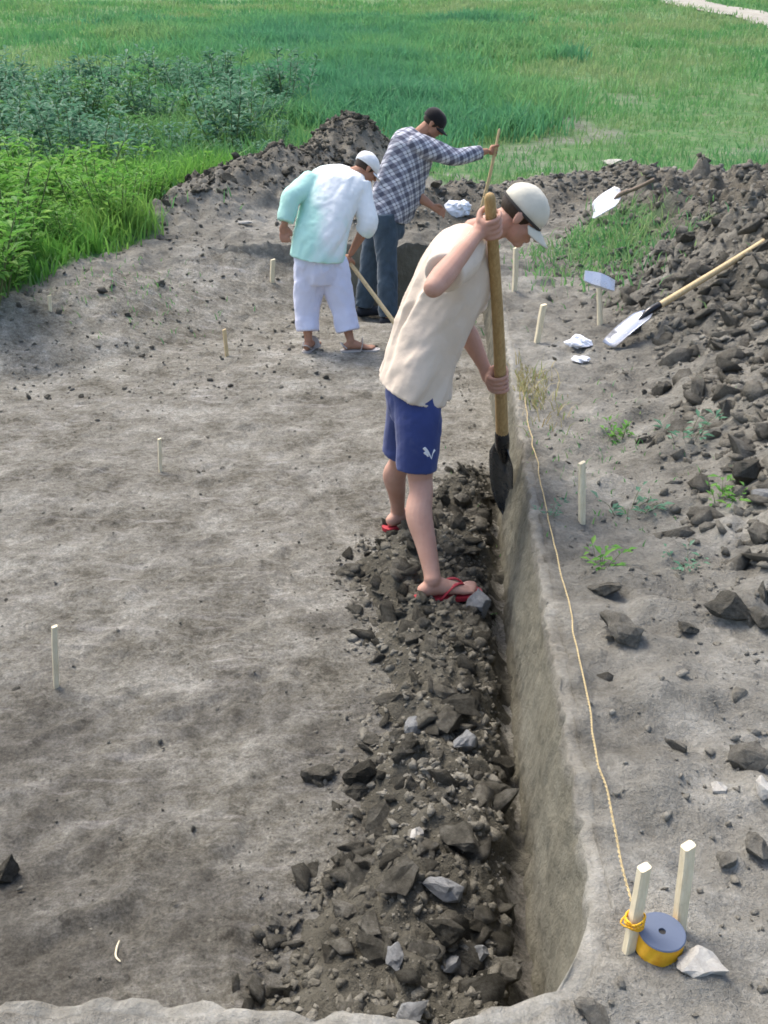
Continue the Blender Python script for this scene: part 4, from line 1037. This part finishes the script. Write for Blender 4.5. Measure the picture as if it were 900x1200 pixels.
def yellow():
    t = NT('yellow_cord'); co = t.coord(False); z = t.n('ShaderNodeSeparateXYZ'); t.l(co, z.inputs[0])
    wv = t.math('SINE', t.math('MULTIPLY', z.outputs[2], 2100.0)); col = t.ramp(t.noise(co, 40, 3, .6), [(.3, (.70, .33, .015)), (.7, (.86, .50, .03))])
    return t.done(col, t.bump(wv, .6, .001), .6, .3)
M['yellow_cord'] = yellow(); M['bluegrey'] = plain('blue_grey_plastic', (.10, .125, .180), .5, .4, .06); M['black_plastic'] = plain('dark_plastic', (.03, .028, .026), .5)
base_sp = on(770, 1113)
e = empty('cord_spool', base_sp, 'yellow cord on a spool with blue grey top, standing by the near stakes', 'spool'); ROOT_LOC[e.name] = tuple(base_sp)
tilt = Vector((.05, -.10, 1)).normalized()
def disc(z0, z1, r, hole, bmx, bev=.002):
    rings = []
    for (z, rr) in ((z0, hole), (z0, r - bev), (z0 + bev, r), (z1 - bev, r), (z1, r - bev), (z1, hole)):
        a = tilt.cross(Vector((0, 1, 0))).normalized(); b = tilt.cross(a)
        rings.append([base_sp + tilt * z + (a * math.cos(q) + b * math.sin(q)) * rr for q in (2 * math.pi * k / 40 for k in range(40))])
    rings_mesh(bmx, rings + rings[:1], False)
bm = bmesh.new(); disc(.0, .005, .048, .007, bm); part('bottom_flange', bm_mesh('bottom_flange', bm), M['black_plastic'], e)
bm = bmesh.new()
rings = []; a = tilt.cross(Vector((0, 1, 0))).normalized(); b = tilt.cross(a)
for z in np.linspace(.0055, .0515, 60):
    rr = .0452 + .0011 * math.sin(z * 2 * math.pi / .0031) + .0012 * math.sin(z * 70)
    rings.append([base_sp + tilt * z + (a * math.cos(q) + b * math.sin(q)) * rr for q in (2 * math.pi * k / 40 for k in range(40))])
rings_mesh(bm, rings); part('wound_cord', bm_mesh('wound_cord', bm, True), M['yellow_cord'], e)
bm = bmesh.new(); disc(.052, .057, .0475, .0075, bm); part('top_flange', bm_mesh('top_flange', bm), M['bluegrey'], e)
bm = bmesh.new(); loft(bm, [base_sp + tilt * .02, base_sp + tilt * .053], [.0074, .0074], (0, 1, 0), 12, 2, False); part('core', bm_mesh('core', bm), M['black_plastic'], e)
# string along the lip
pts = [on(*q) + Vector((0, 0, h)) for q, h in (((737, 1082), .035), ((724, 1010), .02), ((704, 915), .012), ((686, 820), .012), ((667, 725), .012), ((648, 640), .014), ((632, 565), .012), ((617, 490), .016), ((611, 455), .02))]
e = empty('string_line', pts[0], 'tan cord running along the upper edge of the trench wall from the near stake', 'cord'); ROOT_LOC[e.name] = tuple(pts[0])
p, _ = catmull(pts, [(0,)] * len(pts), 90)
dl = np.concatenate([[0], np.cumsum([(b_ - a_).length for a_, b_ in zip(p[:-1], p[1:])])])
for ph in (0, math.pi):
    bm = bmesh.new(); rings = []
    for i, c in enumerate(p):
        t = (p[min(i + 1, len(p) - 1)] - p[max(i - 1, 0)]).normalized(); u = t.cross(Vector((0, 0, 1))).normalized(); w_ = u.cross(t); an = dl[i] / .028 * 2 * math.pi + ph
        cc = c + (u * math.cos(an) + w_ * math.sin(an)) * .0017 + Vector((0, 0, .014)) + u * .006 * float(vn(np.array([dl[i] * 9]), np.array([1.]), 5)[0]) + w_ * .003 * float(vn(np.array([dl[i] * 14]), np.array([7.]), 6)[0])
        rings.append([cc + (u * math.cos(q) + w_ * math.sin(q)) * .0016 for q in (2 * math.pi * k / 6 for k in range(6))])
    rings_mesh(bm, rings); part('strand', bm_mesh('strand', bm, True), M['cord'], e)
sx = (P(756, 1016, stk1.location.y) - stk1.location).normalized(); kb = stk1.location + sx * .075
bm = bmesh.new(); u = sx.cross(Vector((0, 1, 0))).normalized(); w_ = sx.cross(u); rr = []
for i in range(120):
    an = i / 120 * 2 * math.pi * 5; rr.append(kb + sx * (.010 * math.sin(i * .31) + .014 * i / 120) + (u * math.cos(an) + w_ * math.sin(an)) * .0185)
loft(bm, rr, [.0020] * 120, sx, 6, 1)
tail = [kb + u * .0 + w_ * .02, kb + Vector((-.03, -.01, .01)), pts[0]]; loft(bm, tail, [.0018] * 3, (0, 1, 0), 6, 6)
part('wound_loop', bm_mesh('wound_loop', bm, True), M['yellow_cord'], e)

# ------------------------------------------------------------------ paper, bag and scraps
def crumple(name, c, size, seed, m, flat=.6, sub=3):
    bm = bmesh.new(); bmesh.ops.create_icosphere(bm, subdivisions=sub, radius=1)
    for v in bm.verts:
        q = v.co.copy(); k = 1 + .35 * float(fbm(np.array([q.x * 2 + q.z * 1.7]), np.array([q.y * 2 - q.z]), 3, seed)[0])
        v.co = Vector((q.x * size[0], q.y * size[1], q.z * size[2] * flat)) * k
    return link(name, bm_mesh(name, bm), m, None, c)
M['paper'] = plain('white_paper', (.80, .81, .84), .8, .2, .03); M['bag'] = plain('white_plastic', (.74, .77, .82), .4, .4, .03)
tag(crumple('paper_scrap', on(677, 407) + Vector((0, 0, .03)), (.070, .055, .06), 3, M['paper']), 'larger crumpled white paper on the ground left of the shovel blade', 'paper', 'white scraps')
tag(crumple('paper_scrap', on(680, 424) + Vector((0, 0, .015)), (.055, .04, .03), 8, M['paper']), 'smaller white paper scrap just below the larger crumpled one', 'paper', 'white scraps')
tag(crumple('plastic_bag', on(538, 249) + Vector((0, 0, .05)), (.125, .10, .10), 5, M['bag'], .8), 'rounded white plastic bag lying on the bank by the hand of the plaid worker', 'bag')
tag(crumple('paper_scrap', on(154, 237) + Vector((0, 0, .05)), (.030, .03, .06), 6, M['paper'], 1.0), 'upright white scrap at the lower left end of the dark ridge', 'paper', 'white scraps')
tag(crumple('paper_scrap', on(225, 215) + Vector((0, 0, .04)), (.045, .03, .035), 7, M['paper']), 'white scrap in the middle of the dark ridge', 'paper', 'white scraps')
tag(crumple('paper_scrap', on(285, 220) + Vector((0, 0, .03)), (.07, .03, .025), 9, M['pale']), 'dull pale scrap on the ridge nearest the person in white', 'scrap', 'white scraps')
bm = bmesh.new(); q = [on(140, 1104), on(137, 1112), on(136, 1122), on(141, 1128)]; loft(bm, [a + Vector((0, 0, .004)) for a in q], [.002, .003, .0028, .002], (0, 0, 1), 6, 4)
tag(link('straw', bm_mesh('straw', bm, True), M['palewood']), 'small bent pale straw on the pit floor at the lower left', 'straw')

# ------------------------------------------------------------------ plants
def leaf_mat(name, c0, c1, c2, trans=.25):
    t = NT(name); col = t.ramp(t.attr('tint'), [(0, c0), (.5, c1), (1, c2)])
    t.done(col, None, .6, .25); tr = t.n('ShaderNodeBsdfTranslucent'); t.l(col, tr.inputs[0]); mx = t.n('ShaderNodeMixShader'); mx.inputs[0].default_value = trans
    out = t.t.nodes['Material Output']; t.l(t.b.outputs[0], mx.inputs[1]); t.l(tr.outputs[0], mx.inputs[2]); t.l(mx.outputs[0], out.inputs[0]); return t.m
M['grass'] = leaf_mat('field_grass', (.092, .255, .105), (.130, .305, .098), (.25, .34, .145), .45)
M['reed'] = leaf_mat('tall_grass_blades', (.092, .270, .132), (.125, .310, .115), (.215, .35, .135), .48)
M['blueleaf'] = leaf_mat('blue_green_leaves', (.070, .185, .108), (.105, .240, .148), (.180, .320, .210), .40)
M['brightleaf'] = leaf_mat('bright_green_leaves', (.080, .235, .042), (.130, .320, .056), (.240, .41, .095), .45)
M['dryleaf'] = leaf_mat('dry_straw', (.30, .24, .11), (.42, .36, .18), (.26, .32, .10), .2)
M['midleaf'] = leaf_mat('mid_green_leaves', (.070, .205, .065), (.110, .270, .085), (.185, .34, .115), .38)
M['stem'] = plain('plant_stem', (.10, .13, .05), .8)
def blades(pos, hgt, wid, lean, tint, curl=.5):
    n = len(pos); az = RNG.uniform(0, 2 * np.pi, n); la = RNG.uniform(0, 2 * np.pi, n)
    w_ = np.stack([np.cos(az), np.sin(az), np.zeros(n)], -1) * wid[:, None] / 2; ld = np.stack([np.cos(la), np.sin(la), np.zeros(n)], -1) * (lean * hgt)[:, None]
    up = np.array([0, 0, 1.0]); b = pos; m_ = pos + up * (hgt * .55)[:, None] + ld * .35; t = pos + up * (hgt * (1 - .25 * lean))[:, None] + ld
    v = np.stack([b - w_, b + w_, m_ - w_ * .8, m_ + w_ * .8, t], 1).reshape(-1, 3)
    o = (np.arange(n) * 5)[:, None, None]; f = (np.array([[0, 1, 3], [0, 3, 2], [2, 3, 4]])[None] + o).reshape(-1, 3)
    return v, f, np.repeat(tint, 5)
def path_d(x, y):
    d = np.full(np.shape(x), 1e9)
    for a, b in zip(PATH[:-1], PATH[1:]): d = np.minimum(d, seg_dist(x, y, a, b)[0])
    return d
def hit(px, py, d0=12.0, d1=140.0):     # far terrain hit by marching
    for D in np.arange(d0, d1, .1):
        q = P(px, py, D)
        if q.z < float(ground_z(np.array([q.x]), np.array([q.y]))[0]): return (q.x, q.y)
    return (q.x, q.y)
PATH = [hit(745, -14), hit(800, 2), hit(850, 13), hit(905, 26), hit(960, 42), hit(1040, 66)]
def tufts(n, x0, x1, y0, y1, dens, per, hf, wf, lean, tintf, spread):
    c = sample(n, x0, x1, y0, y1, dens); c = np.repeat(c, per, 0); sp = spread(c[:, 0], c[:, 1]); c = c + RNG.normal(0, 1, c.shape) * sp[:, None]
    z = H(c[:, 0], c[:, 1]) - .02; h = hf(c[:, 0], c[:, 1]) * RNG.uniform(.55, 1.2, len(c))
    return blades(np.stack([c[:, 0], c[:, 1], z], -1), h, wf(c[:, 0], c[:, 1]), RNG.uniform(.1, lean, len(c)), np.clip(tintf(c[:, 0], c[:, 1]) + RNG.normal(0, .12, len(c)), 0, 1))
def tri_view(x, y): return (np.abs(x) < .43 * y + 1.2)
def reed_zone(x, y):                    # tall growth: behind on the left and centre
    right = 1.4 + .16 * (y - 18); n = 2.4 * fbm(x * .35, y * .35, 3, 75)
    return sst(17.2, 19.2, y + n) * (1 - sst(-1.2, 1.2, x - right + n)) * sst(-2.5, 1.5, x + .17 * y + .8 + .8 * n) * (.55 + .45 * vn(x * .5, y * .5, 71))
def gdens(x, y):
    g = green_mask(x, y) * tri_view(x, y) * (path_d(x, y) > 1.15)
    return g * (1 - .88 * bare_patch(x, y)) * np.clip(16 / y, .2, 1)
parts_v = tufts(15000, -26, 28, 7.6, 60, gdens, 6, lambda x, y: .16 + .12 * sst(20, 30, y) + .05 * fbm(x * .4, y * .4, 2, 73), lambda x, y: .007 + .0012 * y * .62, .9,
                lambda x, y: .52 + .5 * fbm(x * .35, y * .35, 4, 74) + .2 * sst(-2, 6, x), lambda x, y: .05 + .004 * y)
tag(link('short_grass', mesh_np('short_grass', parts_v[0], parts_v[1], False, {'tint': parts_v[2]}), M['grass']), 'short patchy green grass covering the field beyond the spoil heaps', 'grass', None, 'stuff')
parts_v = tufts(13000, -20, 16, 16.5, 46, lambda x, y: reed_zone(x, y) * tri_view(x, y) * np.clip(18 / y, .2, 1) * (path_d(x, y) > 1.8), 6,
                lambda x, y: (.36 + .22 * fbm(x * .45, y * .45, 3, 78)) * sst(16.8, 20.5, y) + .12, lambda x, y: .010 + .0010 * y, .85,
                lambda x, y: .42 + .5 * fbm(x * .3, y * .3, 3, 79), lambda x, y: .06 + .003 * y)
tag(link('tall_grass', mesh_np('tall_grass', parts_v[0], parts_v[1], False, {'tint': parts_v[2]}), M['reed']), 'tall blue green grass standing in a band across the field', 'grass', None, 'stuff')
# leafy bushes
def leaves_mesh(name, seed, n_stem, height, spread, leaf, n_leaf, m, narrow=.42):
    rg = np.random.default_rng(seed); P_, D_ = [], []; stems = []
    for k in range(n_stem):
        a = rg.uniform(0, 2 * np.pi); r0 = rg.uniform(0, spread * .45); r1 = r0 + rg.uniform(.05, spread * .6); h = height * rg.uniform(.6, 1.05)
        b = np.array([math.cos(a) * r0, math.sin(a) * r0, -.03]); t = np.array([math.cos(a) * r1, math.sin(a) * r1, h]); stems.append((b, t))
        s_ = rg.uniform(.15, 1.0, n_leaf) ** .8; q = b + (t - b) * s_[:, None]; ang = rg.uniform(0, 2 * np.pi, n_leaf)
        d = np.stack([np.cos(ang), np.sin(ang), rg.uniform(-.15, .9, n_leaf)], -1); d /= np.linalg.norm(d, axis=1)[:, None]
        P_.append(q + d * (.02 + .09 * height * (1.15 - s_))[:, None] * rg.uniform(.2, 1, n_leaf)[:, None]); D_.append(d)
    p = np.concatenate(P_); d = np.concatenate(D_); n = len(p); L = leaf * rg.uniform(.6, 1.3, n)
    sd = np.cross(d, np.array([0, 0, 1.0])); sd /= np.linalg.norm(sd, axis=1)[:, None] + 1e-6; up = np.cross(sd, d)
    W_ = L * narrow; a_ = p; tip = p + d * L[:, None] - up * (L * .15)[:, None]; mid = p + d * (L * .5)[:, None]
    l_ = mid + sd * (W_ / 2)[:, None] + up * (L * .10)[:, None]; r_ = mid - sd * (W_ / 2)[:, None] + up * (L * .10)[:, None]
    v = np.stack([a_, l_, tip, r_], 1).reshape(-1, 3); o = (np.arange(n) * 4)[:, None, None]; f = (np.array([[0, 1, 2], [0, 2, 3]])[None] + o).reshape(-1, 3)
    lm = mesh_np('foliage', v, f, False, {'tint': np.repeat(np.clip(rg.normal(.5, .22, n), 0, 1), 4)}); lm.materials.append(m)
    bm = bmesh.new()
    for b, t in stems: loft(bm, [Vector(b), Vector((b + t) / 2) + Vector((0, 0, .02)), Vector(t)], [min(.006, height * .014), min(.005, height * .012), min(.003, height * .008)], (0, 1, 0.1), 5, 2, False)
    sm = bm_mesh('stems', bm); sm.materials.append(M['stem']); return lm, sm
BLUE = [leaves_mesh('blue', 400 + k, 15, .80, .55, .105, 34, M['blueleaf']) for k in range(4)]
MIDB = [leaves_mesh('mid', 430 + k, 14, .70, .50, .095, 32, M['midleaf'], .38) for k in range(3)]
BRIGHT = [leaves_mesh('bright', 420 + k, 14, .55, .42, .085, 30, M['brightleaf'], .36) for k in range(4)]
def plant(name, variant, x, y, s, label, cat, group, sink=.03, rz=None):
    z = hz(x, y) - sink; e = empty(name, (x, y, z), label, cat, group); e.scale = (s, s, s * random.uniform(.9, 1.12)); e.rotation_euler = (0, 0, random.uniform(0, 6.3))
    link('foliage', variant[0], None, e); link('stems', variant[1], None, e); return e
BL = 'blue green leafy bush in the dense growth at the upper left'; BR = 'bright green leafy weed in the thicket at the left edge'
xy = []
def spaced(n, x0, x1, y0, y1, dens, gap):
    out = []; tries = 0
    while len(out) < n and tries < 6000:
        tries += 1; c = sample(1, x0, x1, y0, y1, dens)[0]
        if all((c[0] - a) ** 2 + (c[1] - b) ** 2 > gap * gap for a, b in out): out.append(tuple(c))
    return out
bz = lambda x, y: tri_view(x, y) * sst(-.3, .3, y - (13.0 + .55 * (x + 5.5))) * (1 - sst(-2.8, 2.6, x + .125 * y + .7)) * (heap_l(x, y) < .2)
ORD = ['first', 'second', 'third', 'fourth', 'fifth', 'sixth', 'seventh', 'eighth', 'ninth', 'tenth', 'eleventh', 'twelfth']
def px_of(x, y): return 450 + FPX * x / (y * CT + (CAM_H - ZG) * ST)
def front_of(sp, gapx=30):               # the plants with nothing of their kind nearer the camera in front of them, left to right
    fr = [q for q in sp if px_of(*q) > -5 and not any(abs(px_of(*q) - px_of(*o)) < gapx and o[1] < q[1] for o in sp if o != q)]
    return sorted(fr, key=lambda q: px_of(*q))[:12]
sp = spaced(72, -12, -.9, 12.2, 25, bz, .72); fr = front_of(sp)
for x, y in sp:
    mid = random.random() < .38
    lab = 'blue green leafy bush in the dense growth at the upper left' if not mid else 'mid green leafy bush among blue green ones at the upper left'
    if (x, y) in fr: lab = ('mid green' if mid else 'blue green') + ' bush, ' + ORD[fr.index((x, y))] + ' from the left in the front row of tall bushes'
    plant('leafy_bush', random.choice(MIDB if mid else BLUE), x, y, random.uniform(.6, 1.6), lab, 'bush', 'blue green bushes')
gz_ = lambda x, y: (green_mask(x, y) > .75) * tri_view(x, y) * (1 - bz(x, y)) * (heap_l(x, y) < .22)
sp = spaced(60, -6.6, -1.9, 7.7, 13.6, gz_, .42); fr = front_of(sp, 18)
for x, y in sp:
    lab = BR if (x, y) not in fr else 'bright green weed, ' + ORD[fr.index((x, y))] + ' from the left along the edge of the bare soil'
    plant('leafy_weed', random.choice(BRIGHT), x, y, random.uniform(.55, 1.45) * (.75 if x > -2.9 else 1), lab, 'weed', 'bright green weeds')
parts_v = tufts(3800, -8.5, -1.6, 7.6, 15.5, lambda x, y: gz_(x, y) * 1.0, 6, lambda x, y: .36 + .24 * fbm(x * 1.4, y * 1.4, 3, 76), lambda x, y: .018 + 0 * x, .8, lambda x, y: .55 + .3 * fbm(x * .8, y * .8, 3, 72), lambda x, y: .06 + 0 * x)
tag(link('undergrowth', mesh_np('undergrowth', parts_v[0], parts_v[1], False, {'tint': parts_v[2]}), M['brightleaf']), 'bright green undergrowth between the weeds at the left edge', 'undergrowth', None, 'stuff')
parts_v = tufts(3600, -13, 1.5, 12.5, 26, lambda x, y: np.clip(bz(x, y) * 1.3, 0, 1), 7, lambda x, y: .50 + .22 * fbm(x * .9, y * .9, 3, 176), lambda x, y: .030 + 0 * x, .9, lambda x, y: .5 + .5 * fbm(x * .6, y * .6, 3, 172), lambda x, y: .09 + 0 * x)
tag(link('tall_weeds', mesh_np('tall_weeds', parts_v[0], parts_v[1], False, {'tint': parts_v[2]}), M['midleaf']), 'mass of tall mixed green weeds round the bushes at the upper left', 'weeds', None, 'stuff')
# small weeds on the bare ground to the right
SMALL = [leaves_mesh('small', 440 + k, 6, .11, .12, .050, 7, M['brightleaf'], .4) for k in range(3)]
PALEW = [leaves_mesh('pale', 450 + k, 6, .09, .14, .042, 6, M['blueleaf'], .4) for k in range(2)]
for (px, py, s, v, lab) in ((737, 600, 1.0, PALEW[0], 'small green weed right of the pale stake beside the shovel'), (705, 662, .75, SMALL[1], 'bright green seedling above the flat square clod'),
    (806, 510, 1.1, PALEW[1], 'weed at the foot of the clod heap level with the shovel blade'), (727, 517, .8, SMALL[0], 'small weed halfway between the shovel socket and the clod heap'),
    (806, 664, .7, PALEW[0], 'thin pale weed left of the flat grey clod'), (645, 600, .5, PALEW[1], 'tiny weed at the trench lip left of the pale stake'), (848, 590, .8, SMALL[2], 'thin weed just below left of the big rounded dark clod')):
    q = on(px, py); plant('small_weed', v, q.x, q.y, s, lab, 'weed', 'weeds on the bare ground', .005)
def local_grass(name, px, py, sx_, sy_, n, h, wd, m, label):
    q = on(px, py); c = np.stack([RNG.normal(q.x, sx_, n), RNG.normal(q.y, sy_, n)], -1); z = H(c[:, 0], c[:, 1]) - .01
    v, f, t = blades(np.stack([c[:, 0], c[:, 1], z], -1), RNG.uniform(.4, 1.1, n) * h, np.full(n, wd), RNG.uniform(.2, 1.1, n), np.clip(RNG.normal(.5, .25, n), 0, 1))
    tag(link(name, mesh_np(name, v, f, False, {'tint': t}), m), label, 'grass', None, 'stuff')
local_grass('grass_patch', 700, 300, .30, .65, 1300, .13, .012, M['grass'], 'green grass patch on the bare soil right of the cream cap')
local_grass('dry_grass', 622, 460, .07, .28, 260, .12, .006, M['dryleaf'], 'dry straw coloured grass on the trench edge by the lower hand')
local_grass('sparse_grass', 690, 520, .30, .55, 240, .05, .007, M['grass'], 'sparse short grass on the bare ground beside the pale stake')
local_grass('bank_grass', 150, 345, .35, .35, 160, .08, .010, M['grass'], 'thin grass on the pale bank below the weeds')
# path far off on the right
pts = [Vector((a, b, 0)) for a, b in PATH]; pc, _ = catmull(pts, [(0,)] * len(pts), 14); pv = []; 
for i, c in enumerate(pc):
    t = (pc[min(i + 1, len(pc) - 1)] - pc[max(i - 1, 0)]).normalized(); nrm = Vector((-t.y, t.x, 0))
    for s_ in np.linspace(-1, 1, 7):
        q = c + nrm * (s_ * (1.25 + .12 * float(vn(np.array([i * .5]), np.array([s_]), 4)[0]))); pv.append((q.x, q.y, float(ground_z(np.array([q.x]), np.array([q.y]))[0]) + .05))
pi_ = np.arange(len(pv)).reshape(-1, 7); pf = np.stack([pi_[:-1, :-1], pi_[:-1, 1:], pi_[1:, 1:], pi_[1:, :-1]], -1).reshape(-1, 4)
M['path'] = soil_mat('path_dust', (.36, .33, .29), (.44, .41, .36), (.52, .49, .44)); tag(link('path', mesh_np('path', pv, pf, True), M['path']), kind='structure')
for k, (px, py) in enumerate(((838, -6), (868, -3), (893, 1), (918, 5))):
    x, y = hit(px, py); plant('dark_shrub', BLUE[k], x + .6, y + 2.6, 1.5, 'dark low shrub beyond the pale path at the top right corner', 'shrub', 'shrubs beyond the path')
